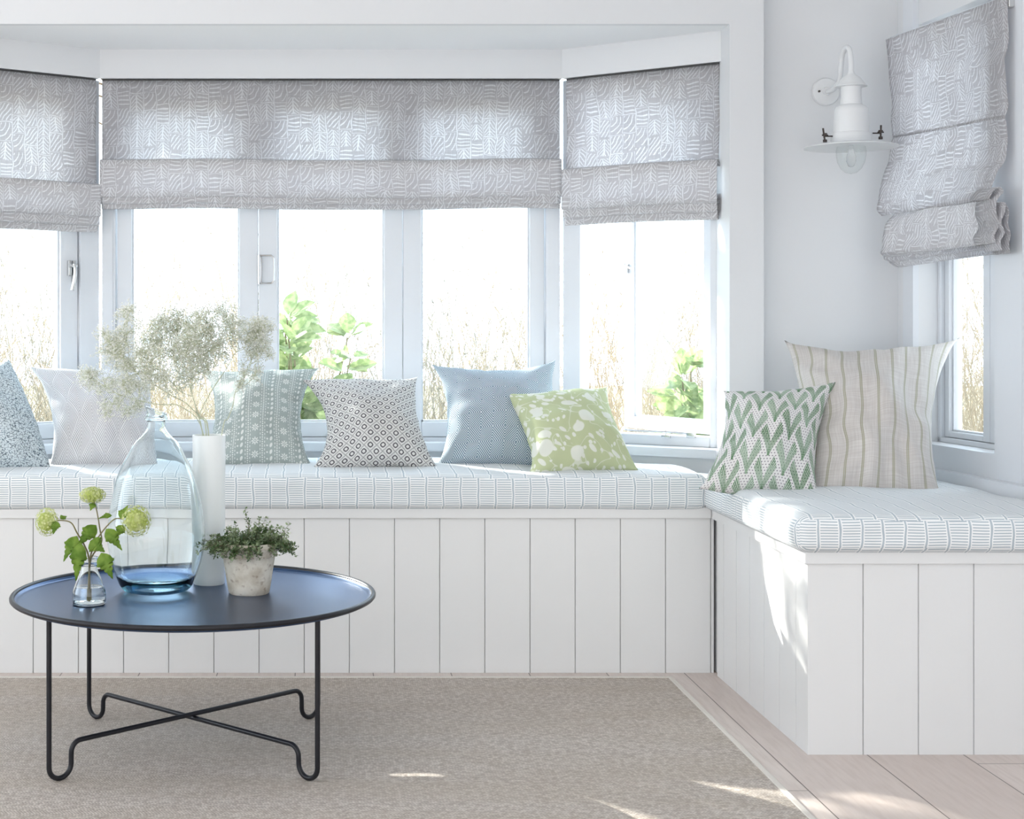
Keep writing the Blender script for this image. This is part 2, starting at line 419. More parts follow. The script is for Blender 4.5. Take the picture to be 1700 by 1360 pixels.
# window_2: the middle one with three casements
w2 = mkwin(2); n = outn(Bc, Cc); p0 = Bc+n*.045; d = (Cc-Bc).normalized(); M2 = frameM(p0, d, n); L = (Cc-Bc).length
sx = [s_at(p, p0, d) for p in (193, 218, 397, 428.5, 460, 638, 669, 700, 880, 905)]
b = B(); box(b, -.0, sx[0]-.003, 0, .07, ZF0, ZF1, M2, .003); box(b, sx[9]+.003, L, 0, .07, ZF0, ZF1, M2, .003)
box(b, sx[0]-.003, sx[9]+.003, .0, .07, ZF0, .640, M2); box(b, sx[0]-.003, sx[9]+.003, .0, .07, 1.81, ZF1, M2)
box(b, sx[0]-.016, sx[0]-.012, -.006, .0, ZF0, ZF1, M2)
obj('window_frame', b, MJ, w2)
for i, (a, g0, g1, c) in enumerate(((sx[0], sx[1], sx[2], sx[3]), (sx[3], sx[4], sx[5], sx[6]), (sx[6], sx[7], sx[8], sx[9]))):
    sash(w2, M2, a+.001, c-.001, .641, 1.808, g0, g1, .692, 1.76)
# hinge handle on the first mullion
b = B(); hx = sx[3]; z0, z1 = 1-(472-550)/F*5.1, 1-(423-550)/F*5.1
h0 = z0-.0; box(b, hx-.003, hx+.012, .0, .012, min(z0,z1), max(z0,z1), M2, .002)
zz0, zz1 = min(z0,z1), max(z0,z1)
pts = [M2@Vector((hx+.008, -.004, zz0+.003)), M2@Vector((hx+.045, -.012, zz0+.003)), M2@Vector((hx+.054, -.014, zz0+.012)), M2@Vector((hx+.054, -.014, zz1-.012)), M2@Vector((hx+.045, -.012, zz1-.003)), M2@Vector((hx+.008, -.004, zz1-.003))]
tube(b, pts, .0028, 8); tube(b, [M2@Vector((hx+.003, -.004, zz0)), M2@Vector((hx+.003, -.004, zz1))], .0055, 10)
tag(obj('hinge_handle', b, MCHROME, w2, True), 'steel hinge handle')
# window_1: left bay
w1 = mkwin(1); n = outn(A, Bc); d = (Bc-A).normalized(); p0 = A+n*.045; M1 = frameM(p0, d, n); L = (Bc-A).length+.02
s_ = [s_at(p, p0, d) for p in (103, 132)]
b = B(); box(b, s_[1]+.003, L, 0, .07, ZF0, ZF1, M1, .003); box(b, -.02, .03, 0, .07, ZF0, ZF1, M1, .003)
box(b, .03, s_[1]+.003, 0, .07, ZF0, .640, M1); box(b, .03, s_[1]+.003, 0, .07, 1.81, ZF1, M1)
obj('window_frame', b, MJ, w1)
sash(w1, M1, .032, s_[1], .641, 1.808, .075, s_[0], .692, 1.76)
hx = s_at(119, p0, d); hy = 1-(455-550)/F*5.05
b = B(); box(b, hx-.012, hx-.002, -.004, .0125, hy-.006, hy+.045, M1, .001); box(b, hx+.004, hx+.014, -.004, .0125, hy-.03, hy+.045, M1, .001)
tube(b, [M1@Vector((hx-.012, -.012, hy+.028)), M1@Vector((hx+.014, -.012, hy+.028))], .007, 10)
tube(b, cat([M1@Vector(v) for v in ((hx+.001,-.006,hy+.03), (hx+.001,-.022,hy+.028), (hx+.001,-.026,hy+.0), (hx-.003,-.024,hy-.03), (hx-.007,-.02,hy-.055))], 6), [.006]*12+[.0065]*6+[.007]*7, 10)
tag(obj('window_handle', b, MCHROME, w1, True), 'steel casement handle')
# window_3: right bay, casement standing open
w3 = mkwin(3); n = outn(Cc, D); d = (D-Cc).normalized(); p0 = Cc+n*.045; M3 = frameM(p0, d, n); L = (D-Cc).length
s_ = [s_at(p, p0, d) for p in (963, 1178)]
b = B(); box(b, -.02, s_[0], 0, .07, ZF0, ZF1, M3, .003); box(b, s_[1], L+.02, 0, .07, ZF0, ZF1, M3, .003)
box(b, s_[0], s_[1], 0, .07, ZF0, .662, M3, .003); box(b, s_[0], s_[1], 0, .07, 1.81, ZF1, M3)
obj('window_frame', b, MJ, w3)
H = p0+d*(s_[1]-.003)+n*.035; ang = math.radians(27)
dd = -d*math.cos(ang)+n*math.sin(ang); nn = n*math.cos(ang)+d*math.sin(ang)
M3b = frameM(H, dd, nn); wd = s_[1]-s_[0]-.006
sash(w3, M3b, 0, wd, .666, 1.808, .045, wd-.045, .706, 1.76, 0, .045)
b = B(); zz = .683
q0 = M3@Vector((s_[1]-.05, -.004, zz-.014)); q1 = M3@Vector((s_[1]-.12, -.006, zz-.010)); q2 = M3@Vector((s_[0]+.16, .0, zz-.006)); q3 = M3b@Vector((wd*.75, -.01, .70))
tube(b, cat([q0, q1, q2, q3], 6), .0035, 8); box(b, s_[1]-.075, s_[1]-.045, -.010, .002, zz-.026, zz-.008, M3, .002)
box(b, s_[1]-.16, s_[1]-.13, -.010, .002, zz-.03, zz-.02, M3, .001); tube(b, [M3@Vector((s_[1]-.145,-.006,zz-.025)), M3@Vector((s_[1]-.145,-.006,zz+.004))], .003, 8)
tag(obj('casement_stay', b, MCHROME, w3, True), 'steel casement stay')
b = B(); box(b, wd-.03, wd-.018, -.02, 0, 1.20, 1.235, M3b, .002); tube(b, [M3b@Vector((wd-.024,-.02,1.225)), M3b@Vector((wd-.075,-.03,1.215))], .004, 8)
obj('window_handle', b, MCHROME, w3, True)
# window_4: right wall
w4 = mkwin(4); p0 = wr(WY0)+nW*.06; d = dW; M4 = frameM(p0, d, nW); L = (wr(WY1)-wr(WY0)).length
m0, m1 = s_at(1625, p0, d), s_at(1648, p0, d)
b = B(); box(b, 0, .018, 0, .06, WZ0, WZ1, M4, .002); box(b, L-.018, L, 0, .06, WZ0, WZ1, M4, .002); box(b, 0, L, 0, .06, WZ0, WZ0+.015, M4, .002); box(b, 0, L, 0, .06, WZ1-.02, WZ1, M4, .002)
obj('window_frame', b, MJ, w4)
mm = (m0+m1)/2
sash(w4, M4, .019, mm-.001, WZ0+.016, WZ1-.022, .045, m0, WZ0+.034, WZ1-.06)
sash(w4, M4, mm+.001, L-.019, WZ0+.016, WZ1-.022, m1, L-.05, WZ0+.034, WZ1-.06)

# ------------------------------------------------------------------ window seat
def boards(bm, pts0, direction, n, length, z0, z1, phase, pitch=.132, depth=.006):
    """tongue and groove face: a run from pts0 along direction, outward normal n"""
    s = [0]; k = phase
    while k < length-.004:
        if k > .004: s += [k-.0016, k, k+.0016]
        k += pitch
    s.append(length); prof = []
    for i, a in enumerate(s):
        g = -depth if 0 < i < len(s)-1 and (i % 3 == 2) else 0
        prof.append(Vector(pts0)+Vector(direction)*a+Vector(n)*g)
    lo = [bm.verts.new((p.x, p.y, z0)) for p in prof]; hi = [bm.verts.new((p.x, p.y, z1)) for p in prof]
    for i in range(len(s)-1): bm.faces.new((lo[i], lo[i+1], hi[i+1], hi[i]))
XB, YB, YF = 1.138, 4.39, 3.54
ws1 = empty('window_seat', (-.6, 4.5, 0), label='long white panelled window seat base under the bay window', cat='window seat')
b = B(); boards(b, (-3.0, YB+.008, 0), (1,0,0), (0,-1,0), XB+.0078+3.0, 0, .452, ((1180-VX)/F*4.398+3.0) % .1322, .1322)
box(b, -3.0, XB, YB+.016, 4.60, 0.001, .451)
for v in b.verts: pass
o = obj('panelled_front', b, MB_, ws1)
obj('seat_board', box(B(), -3.0, XB-.001, YB, 4.62, .452, .486, None, .003), MB_, ws1)
obj('seat_board', prism(B(), [(-1.19,4.62), (1.19,4.62), (1.19,4.70), (.79,5.0), (-.74,5.0), (-1.17,4.71)], .455, .485), MB_, ws1)
ws2 = empty('window_seat', (1.5, 4.0, 0), label='shorter white panelled seat base projecting forward by the right wall', cat='window seat')
xe = wr(YF).x-.01
b = B(); boards(b, (XB+.008, YF+.008, 0), (1,0,0), (0,-1,0), xe-XB-.008, 0, .452, ((1433-VX)/F*3.548-XB-.008), .1306)
boards(b, (XB+.008, 4.36, 0), (0,-1,0), (-1,0,0), 4.36-YF-.008, 0, .452, .07, .1306)
prism(b, [(XB+.016, YF+.016), (xe-.005, YF+.016), (1.79, 4.60), (XB+.016, 4.60)], .001, .451)
obj('panelled_front', b, MB_, ws2)
o = obj('seat_board', prism(B(), [(XB, YF), (xe, YF), (1.79, 4.61), (XB, 4.61)], .452, .489), MB_, ws2)

# ------------------------------------------------------------------ seat cushions
def cushion(name, x0, x1, y0, y1f, z0, z1, r, nx, ny, nz, seed, amp, label, strip_row=False):
    bm = B(); uvl = bm.loops.layers.uv.new('UVMap'); 
    def pt(a, bb, c):
        x = x0+(x1-x0)*a; ye = y1f(x) if callable(y1f) else y1f
        y = y0+(ye-y0)*bb; z = z0+(z1-z0)*c
        q = Vector((min(max(x, x0+r), x1-r), min(max(y, y0+r), ye-r), min(max(z, z0+r*.6), z1-r)))
        dlt = Vector((x, y, z))-q
        if dlt.length > 1e-9:
            mx = max(abs(dlt.x), abs(dlt.y), abs(dlt.z)/(1 if c > .5 else .6)); 
            dlt = dlt.normalized()*mx
        p = q+dlt
        if c > .02:
            w = noise.noise(Vector((p.x*5, p.y*5, seed)))*amp+noise.noise(Vector((p.x*17, p.y*14, seed+4)))*amp*.35
            p.z += w*c
            sgn = math.sin(PI*c)
            e = noise.noise(Vector((p.x*9, p.z*12+p.y*9, seed+9)))*amp*.7*sgn
            if bb < .02: p.y += e
            if a < .01: p.x += e*1.3
            # crown
            p.z += .012*c*math.sin(PI*min(max(bb,0),1))*math.sin(PI*min(max(a,0),1))**.3
        return p
    def face(f, n1, n2, fu):
        g = [[bm.verts.new(pt(*f(i/n1, j/n2))) for j in range(n2+1)] for i in range(n1+1)]
        for i in range(n1):
            for j in range(n2):
                fc = bm.faces.new((g[i][j], g[i+1][j], g[i+1][j+1], g[i][j+1]))
                for lp in fc.loops: lp[uvl].uv = fu(lp.vert.co)
    face(lambda s, t: (s, 0, t), nx, nz, lambda c: (c.x, c.z))
    face(lambda s, t: (s, t, 1), nx, ny, lambda c: (c.x+.013, c.y))
    face(lambda s, t: (s, 1, t), nx, nz, lambda c: (c.x, c.z))
    face(lambda s, t: (s, t, 0), nx, ny, lambda c: (c.x, c.y))
    face(lambda s, t: (0, s, t), ny, nz, lambda c: (c.y, c.z))
    face(lambda s, t: (1, s, t), ny, nz, lambda c: (c.y, c.z))
    bmesh.ops.remove_doubles(bm, verts=bm.verts, dist=1e-5)
    o = obj(name, bm, MSEAT, None, 'all'); return tag(o, label, 'seat cushion')
def yback(x):
    if x < -1.19: return 4.62
    if x < -.747: return 4.68+(x+1.19)/(.443)*.30
    if x < .79: return 4.98
    return max(4.66, 4.98-(x-.79)/.42*.30)
cushion('seat_cushion', -2.6, 1.128, 4.375, yback, .487, .581, .028, 220, 26, 12, 1.3, .006, 'long flat seat cushion with grey hatched print along the bay window')
cushion('seat_cushion', 1.112, 1.80, 3.515, 4.60, .490, .567, .03, 60, 80, 12, 7.7, .007, 'shorter flat seat cushion with blue-grey hatched print on the projecting right seat')

# ------------------------------------------------------------------ scatter cushions
def pillow(label, cor, T, mat, bow=(.06,.06,.03,.06), size=(.4,.4), seed=0, crease=1.0, cat='cushion'):
    TL, TR, BR, BL = [P(*c) for c in cor]
    N = 56; bm = B(); uvl = bm.loops.layers.uv.new('UVMap')
    nrm = ((TR-TL)+(BR-BL)).cross((TL-BL)+(TR-BR)).normalized()
    if nrm.y > 0: nrm = -nrm
    def pt(i, j, side):
        u, v = i/N, j/N
        bt, br, bb, bl = bow
        hu = 4*v*(1-v); hv = 4*u*(1-u)
        hu = hu**.8; hv = hv**.8
        uu = u+bl*hu*(1-u)-br*hu*u; vv = v+bb*hv*(1-v)-bt*hv*v
        base = BL*(1-uu)*(1-vv)+BR*uu*(1-vv)+TR*uu*vv+TL*(1-uu)*vv
        a, b_ = abs(2*u-1), abs(2*v-1)
        t = ((1-a**2)*(1-b_**2))
        t = max(t, 0)**.6*T*.64*(1+.25*(1-v)-.1)
        # puckers running in from corners and edges
        w = noise.noise(Vector((u*4.5+seed, v*4.5, seed*1.7)))*.16*crease
        ang = math.atan2(v-.5, u-.5); rad = math.hypot(u-.5, v-.5)
        w += math.sin(ang*13+seed*3+noise.noise(Vector((u*3, v*3, seed)))*3)*.075*crease*min(1, max(0, rad-.28)*4)*(1 if t > 0 else 0)
        t *= 1+w
        sd = noise.noise(Vector((u*2.4, v*2.4, seed+5)))*.012
        edge = min(u, 1-u, v, 1-v)
        p = base+nrm*(side*t+sd)
        if edge == 0: p += (TR-TL).normalized()*noise.noise(Vector((u*9, v*9, seed)))*.004+Vector((0,0,1))*noise.noise(Vector((u*9, v*9, seed+3)))*.004
        return p
    for side in (1, -1):
        g = [[bm.verts.new(pt(i, j, side)) for j in range(N+1)] for i in range(N+1)]
        h = N//2; UU = [[0]*(N+1) for _ in range(N+1)]; VV = [[0]*(N+1) for _ in range(N+1)]
        for j in range(N+1):
            for i in range(h, N): UU[i+1][j] = UU[i][j]+(g[i+1][j].co-g[i][j].co).length
            for i in range(h, 0, -1): UU[i-1][j] = UU[i][j]-(g[i-1][j].co-g[i][j].co).length
        for i in range(N+1):
            for j in range(h, N): VV[i][j+1] = VV[i][j]+(g[i][j+1].co-g[i][j].co).length
            for j in range(h, 0, -1): VV[i][j-1] = VV[i][j]-(g[i][j-1].co-g[i][j].co).length
        for i in range(N):
            for j in range(N):
                q = (g[i][j], g[i+1][j], g[i+1][j+1], g[i][j+1])
                fc = bm.faces.new(q if side > 0 else q[::-1])
                idx = ((i, j), (i+1, j), (i+1, j+1), (i, j+1)); idx = idx if side > 0 else idx[::-1]
                for lp, (a, c) in zip(fc.loops, idx): lp[uvl].uv = (UU[a][c]+2, VV[a][c]+2)
    bmesh.ops.remove_doubles(bm, verts=bm.verts, dist=1e-6)
    o = obj('cushion', bm, mat, None, 'all'); return tag(o, label, cat)
pillow('pale blue-grey speckled ditsy cushion cut off at the far left', [(-84,612,4.76), (14,596,4.74), (84,782,4.55), (-88,796,4.52)], .17, mat_speckle(), (.05,-.05,-.01,.05), (.45,.42), 1)
pillow('light grey cushion with fine leaf-shaped line pattern', [(46,607,4.86), (252,614,4.90), (264,783,4.62), (74,788,4.60)], .15, mat_feather(), (.05,.03,.03,.14), (.42,.40), 2, 1.2)
pillow('sage green cushion with white block-printed dotted stripes', [(333,612,4.92), (530,610,4.90), (520,777,4.63), (326,776,4.63)], .15, mat_sage(), (.04,.13,.0,.14), (.40,.40), 3)
pillow('white cushion with dark grey ring medallion lattice', [(496,628,4.84), (694,626,4.84), (729,776,4.56), (514,780,4.55)], .14, mat_medal(), (.05,.08,.02,.18), (.42,.36), 4)
pillow('blue cushion with woven concentric diamonds', [(715,604,4.93), (922,600,4.91), (925,778,4.63), (722,777,4.64)], .16, mat_diamond(), (.10,.04,.02,.12), (.41,.41), 5)
pillow('pale green cushion with white leaf silhouettes leaning on blue cushion', [(832,652,4.72), (1008,641,4.70), (1060,783,4.48), (879,791,4.44)], .13, mat_floral(), (.06,.05,.03,.10), (.38,.32), 6)
pillow('white cushion with green plumes and purple-grey dots', [(1200,648,4.28), (1388,636,4.25), (1358,817,4.02), (1160,811,4.10)], .14, mat_fern(), (.05,.08,-.02,.10), (.36,.36), 7)
pillow('large beige linen cushion with thin olive stripes in the corner', [(1302,565,4.52), (1595,558,4.46), (1562,822,4.07), (1345,818,4.08)], .20, mat_stripe(), (.11,.12,-.03,.05), (.54,.54), 8, 1.5)

# ------------------------------------------------------------------ rug
b = B(); box(b, -2.6, .990, .6, 4.298, .0005, .009)
rug = obj('rug', b, rug_mat()); tag(rug, 'large grey-beige woven rug with pale bound edge on the floor', 'rug')
b = B(); box(b, -2.6, 1.004, 4.296, 4.312, .0003, .011, None, .003); box(b, .988, 1.004, .6, 4.30, .0004, .011, None, .003)
obj('rug_binding', b, MRB, rug)

# ------------------------------------------------------------------ blinds
def blind(p, q, y, ztop, folds, label, seed, inset=(.012,.012), tab=True):
    """p,q: ends of the window wall (2D); hangs inside; folds: list of z values (flap top, flap bottom, second, third)"""
    d = (q-p).normalized(); n = outn(p, q); L = (q-p).length
    root = empty('roman_blind', (p+(q-p)*.5-n*.0).to_3d()+Vector((0,0,ztop)), label=label, cat='blind', group=None)
    x0, x1 = inset[0], L-inset[1]
    def surf(name, rows, nx=90, thick=.0015, wob=.004, xo=0, parent=root):
        bm = B(); uvl = bm.loops.layers.uv.new('UVMap'); g = []
        for i in range(nx+1):
            u = i/nx; col = []; acc = 0; last = None
            for k, (dep, z, side) in enumerate(rows):
                f = noise.noise(Vector((u*L*4, z*3, seed+k*.0)))
                sx = x0+(x1-x0)*u+side*(2*u-1)+xo
                zz = z+(noise.noise(Vector((u*L*3.2, seed*3+round(z, 1), 2)))*wob if z < ztop-.02 else 0)
                dp = dep-abs(f)*wob*.8 if z < ztop-.02 else dep
                w2 = p+d*sx-n*(-dp)*-1
                pos = Vector((p.x+d.x*sx+n.x*(-dp), p.y+d.y*sx+n.y*(-dp), zz))
                if last is not None: acc += (Vector(pos)-last).length
                last = Vector(pos); col.append((bm.verts.new(pos), (sx+seed*.37, acc+rows[0][1]*1.3+name.__len__()*.031)))
            g.append(col)
        for i in range(nx):
            for k in range(len(rows)-1):
                fc = bm.faces.new((g[i][k][0], g[i+1][k][0], g[i+1][k+1][0], g[i][k+1][0]))
                for lp, c in zip(fc.loops, (g[i][k], g[i+1][k], g[i+1][k+1], g[i][k+1])): lp[uvl].uv = c[1]
    
        o = obj(name, bm, MBF if 'fold' in name else MBL, parent, 'all')
        md = o.modifiers.new('t', 'SOLIDIFY'); md.thickness = thick; md.offset = 0
        return o
    za, zb, zc, zd = folds
    # depth grows into the room
    top = [(y, ztop, 0)]+[(y+.004*math.sin(t*9), ztop+(za-.02-ztop)*t, 0) for t in [k/14 for k in range(1, 15)]]
    surf('blind_panel', top, wob=.003)
    def loop(zt, zbm, d0, d1, name, side):
        r = [(d1, zt+.0, side)]
        m = 8
        r = [(d0, zt-.02, side), (d0+(d1-d0)*.4, zt+.001, side), (d1-.002, zt-.004, side)]
        for k in range(1, m+1): r.append((d1, zt-.004+(zbm-zt+.008)*k/m, side))
        r += [(d1-.005, zbm-.001, side), (d0+.004, zbm+.003, side), (d0+.002, zbm+.03, side)]
        return surf(name, r, wob=.006)
    loop(za, zb, y, y+.032, 'blind_fold', .004)
    loop(zb+.02, zc, y-.003, y+.024, 'blind_fold', .002)
    loop(zc+.02, zd, y-.005, y+.015, 'blind_fold', .0)
    b = B(); Mx = frameM(p, d, n)
    box(b, x0, x1, -y-.002, -y+.02, ztop, ztop+.004, Mx); obj('headrail', b, M('dark_headrail', (.05,.05,.05,1), .6).m, root)
    return root
z5 = lambda py, Y=5.04: 1-(py-550)/F*Y
blind(Bc, Cc, -.01, 1.8435, (z5(262,5.0), z5(325,5.0), z5(336,5.0), z5(344,5.0)), 'wide grey patterned roman blind over the middle bay window', 1, (.006,.008))
blind(Cc, D, -.01, 1.8435, (z5(278,4.98), z5(346,4.98), z5(360,4.98), z5(372,4.98)), 'narrow grey patterned roman blind over the right bay window', 2, (.012,.010))
blind(A, Bc, -.01, 1.8435, (z5(302,4.98), z5(357,4.98), z5(372,4.98), z5(383,4.98)), 'grey patterned roman blind glowing over the left bay window', 3, (.02,.010))
# rumpled blind on the right wall, built as a draped sheet
rb = empty('roman_blind', (1.78, 4.3, 1.9), label='rumpled grey patterned roman blind hanging askew on the right wall', cat='blind')
def sheet(name, rows, yl, yr, nx=40, ns=6, seed=0, vo=0, thick=.0018, amp=.008):
    L_ = [Vector(r[0]+(0,)) for r in rows]; R_ = [Vector(r[1]+(0,)) for r in rows]; Dp = [Vector((r[2] if len(r) > 2 else 0, 0, 0)) for r in rows]
    L_, R_, Dp = cat(L_, ns), cat(R_, ns), cat(Dp, ns)
    bm = B(); uvl = bm.loops.layers.uv.new('UVMap'); g = []
    for i in range(nx+1):
        u = i/nx; c = []; acc = vo; last = None
        for k, (a, bb, dp) in enumerate(zip(L_, R_, Dp)):
            Y = yl+(yr-yl)*u
            py = a.y+(bb.y-a.y)*u
            px = a.x+(bb.x-a.x)*((u/yl*1.0)/( (1-u)/yr+u/yl)*0+u)
            p = P(px, py, Y); t = k/(len(L_)-1)
            w = noise.noise(Vector((u*3, t*5, seed)))*amp-dp.x
            p += Vector((-1, -.25, 0))*(w*-1) if dp.x == 0 else Vector((-1, -.25, 0))*(-w)
            if last: acc += (p-last).length
            last = p; c.append((bm.verts.new(p), (u*.60, acc)))
        g.append(c)
    for i in range(nx):
        for k in range(len(L_)-1):
            fc = bm.faces.new((g[i][k][0], g[i+1][k][0], g[i+1][k+1][0], g[i][k+1][0]))
            for lp, q in zip(fc.loops, (g[i][k], g[i+1][k], g[i+1][k+1], g[i][k+1])): lp[uvl].uv = q[1]
    o = obj(name, bm, MBF if 'fold' in name else MBL, rb, 'all'); md = o.modifiers.new('t', 'SOLIDIFY'); md.thickness = thick; md.offset = 0; return o
YL, YRr = 4.56, 3.98
sheet('blind_panel', [((1471,66),(1671,-6)), ((1475,101),(1673,40)), ((1478,145),(1672,80)), ((1480,189),(1668,110)), ((1481,212),(1672,160)), ((1483,230),(1667,195))], YL, YRr, seed=1)
sheet('blind_panel', [((1484,226),(1667,191)), ((1480,245),(1671,214)), ((1474,267),(1673,240)), ((1467,291),(1668,264)), ((1462,311),(1656,284)), ((1458,330),(1647,304)), ((1457,348),(1643,320)), ((1464,358),(1641,332), -.0)], YL, YRr, seed=2, vo=.4)
sheet('blind_fold', [((1488,352),(1640,322)), ((1474,366),(1645,332)), ((1467,385),(1652,348)), ((1465,405),(1655,370)), ((1464,418),(1655,388)), ((1466,424),(1654,402)), ((1478,427),(1640,404))], YL-.05, YRr, seed=3, vo=.9)
sheet('blind_fold', [((1470,415),(1668,385)), ((1467,424),(1670,400)), ((1470,432),(1668,411)), ((1484,434),(1650,412))], YL-.02, YRr+.01, seed=4, vo=1.3)
sheet('blind_fold', [((1478,424),(1676,392)), ((1476,434),(1677,408)), ((1486,442),(1676,418)), ((1500,443),(1655,420))], YL+.0, YRr+.03, seed=5, vo=1.7)
# crumpled side returns of the folds
def cfold(pts, w, seed):
    bm = B(); uvl = bm.loops.layers.uv.new('UVMap'); ps = cat([P(*p) for p in pts], 6); g = []
    for i, p in enumerate(ps): g.append([bm.verts.new(p+Vector((-.01*k/4, w*k/4, 0))+noise.noise_vector(Vector((i*.2, k, seed)))*.002) for k in range(5)])
    for i in range(len(ps)-1):
        for k in range(4):
            fc = bm.faces.new((g[i][k], g[i+1][k], g[i+1][k+1], g[i][k+1]))
            for lp, q in zip(fc.loops, ((i, k), (i+1, k), (i+1, k+1), (i, k+1))): lp[uvl].uv = (q[1]*.03, q[0]*.006)
    o = obj('blind_fold', bm, MBL, rb, 'all'); md = o.modifiers.new('t', 'SOLIDIFY'); md.thickness = .002
cfold([(1643,330,3.97), (1652,314,3.95), (1662,312,3.94), (1664,320,3.94), (1655,330,3.95), (1653,350,3.95), (1658,372,3.95), (1650,390,3.95), (1652,404,3.95)], .10, 1)
cfold([(1664,335,3.95), (1670,338,3.94), (1668,352,3.94), (1662,368,3.94), (1668,385,3.94), (1662,400,3.94), (1664,416,3.94)], .08, 2)
cfold([(1670,340,3.96), (1676,350,3.95), (1674,370,3.95), (1678,390,3.95), (1675,405,3.95), (1678,420,3.96)], .08, 3)
b = B(); a0, a1 = P(1471,62,YL), P(1676,-12,YRr); tube(b, [a0+Vector((.014,0,-.004)), a1+Vector((.014,0,-.004))], .005, 8)
obj('headrail', b, MJ, rb)
b = B(); a1 = P(1674,6,4.0); box(b, a1.x-.006, a1.x+.012, 3.985, 4.01, a1.z-.012, a1.z+.012, None, .003); obj('bracket', b, MCHROME, rb)

# ------------------------------------------------------------------ wall lamp
MLW = M('white_enamel', (.78,.79,.80,1), .35).m; MBR = M('dark_bronze', (.06,.05,.045,1), .4, .5, .8).m
LX, LY = 1.573, 4.47
zl = lambda py: 1-(py-550)/F*LY
wl = empty('wall_lamp', (LX, 4.70, 1.748), label='white enamel ship-style wall lamp on the pale wall', cat='lamp')
b = B(); Rm = Matrix.Translation((LX, 4.70, 1.748))@Matrix.Rotation(PI/2, 4, 'X')
lathe(b, [(0,0), (.043,0), (.044,.004), (.041,.010), (.030,.013), (.014,.016), (.012,.022), (0,.022)], (0,0,0), 40)
for v in b.verts: v.co = Rm@v.co
obj('back_plate', b, MLW, wl, True)
b = B(); tube(b, [Vector((LX-.024, 4.695, 1.748)), Vector((LX-.024, 4.682, 1.748))], .0035, 8); obj('screw', b, MBR, wl)
b = B(); tube(b, cat([(LX,4.69,1.748), (LX,4.62,1.745), (LX,4.572,1.762), (LX,4.558,1.80), (LX,4.545,1.835), (LX,4.513,1.852), (LX,4.484,1.84), (LX,4.472,1.81), (LX,4.47,zl(122))], 8), .0075, 12); obj('arm', b, MLW, wl, True)
b = B(); lathe(b, [(0,zl(118)), (.008,zl(118)), (.010,zl(122)), (.012,zl(124)), (.026,zl(129)), (.037,zl(137)), (.043,zl(142)), (.046,zl(143)), (.046,zl(144)), (.03,zl(144.5)), (0,zl(144.5))], (LX,LY,0), 48); obj('cap', b, MLW, wl, True)
b = B(); lathe(b, [(0,zl(143)), (.030,zl(143)), (.029,zl(160)), (.031,zl(174)), (.042,zl(177)), (.047,zl(181)), (.049,zl(186)), (.051,zl(221)), (.056,zl(222)), (.057,zl(224)), (.059,zl(226)), (.059,zl(235)), (.062,zl(237)), (.062,zl(238)), (0,zl(238))], (LX,LY,0), 48); obj('lamp_body', b, MLW, wl, True)
b = B(); lathe(b, [(0,zl(237)), (.060,zl(237)), (.100,zl(240)), (.134,zl(244)), (.135,zl(245.2)), (.128,zl(244.8)), (.10,zl(243)), (.04,zl(241)), (0,zl(241))], (LX,LY,0), 64); obj('lamp_shade', b, MLW, wl, True)
b = B(); o_ = [(.040,zl(243)), (.043,zl(250)), (.043,zl(258)), (.039,zl(270)), (.030,zl(280)), (.016,zl(287)), (0,zl(289))]
i_ = [(max(r-.002,0), z+(.002 if r == 0 else .0005)) for r, z in o_][::-1]
lathe(b, o_, (LX,LY,0), 40); obj('glass_globe', b, MPANE, wl, True)
b = B(); lathe(b, [(0,zl(278)), (.008,zl(276)), (.014,zl(268)), (.014,zl(260)), (.009,zl(252)), (.008,zl(242)), (0,zl(242))], (LX,LY,0), 24); obj('bulb', b, glass('frosted_bulb', (.97,.97,.97,1), 1.2, .25), wl, True)
for sx_, zz in ((-.081, zl(227)), (.084, zl(222))):
    b = B(); c = Vector((LX+sx_, LY-.01, zz)); t = .2*(-1 if sx_ < 0 else .2)
    tube(b, [c+Vector((0,0,-.016)), c+Vector((t*.03,0,.024))], .0028, 8); tube(b, [c+Vector((0,0,.001)), c+Vector((0,0,.009))], .0065, 6); tube(b, [c+Vector((0,0,-.018)), c+Vector((0,0,-.010))], .006, 6)
    tube(b, [c+Vector((-.009,0,.003)), c+Vector((.009,0,.003))], .0022, 6); tube(b, [c, c-Vector((sx_*.28, 0, 0))], .002, 6)
    tag(obj('wing_bolt', b, MBR, wl, True), 'dark bronze wing bolt')

# ------------------------------------------------------------------ coffee table
TX, TY, TZ = -.3045, 3.575, .371
MT = M('black_powder_coat', (.012,.012,.016,1), .36, .35).m
MTT = M('blue_black_table_top', (.042,.080,.170,1), .31, .5, .85); MTT = MTT.m
tb = empty('coffee_table', (TX, TY, 0), label='round black metal tray coffee table with wire legs on the rug', cat='table')
b = B(); lathe(b, [(0,TZ), (.408,TZ), (.416,TZ+.002), (.421,TZ+.008), (.424,TZ+.006), (.421,TZ-.003), (.412,TZ-.006), (0,TZ-.006)], (TX,TY,0), 128); obj('table_top', b, MTT, tb, True)
b = B(); R = .4255
ring = [(TX+R*math.cos(2*PI*k/128), TY+R*math.sin(2*PI*k/128), TZ+.006) for k in range(129)]; tube(b, ring, .0062, 10, False)
bmesh.ops.remove_doubles(b, verts=b.verts, dist=1e-4); obj('rim', b, MT, tb, True)
zb_ = .009
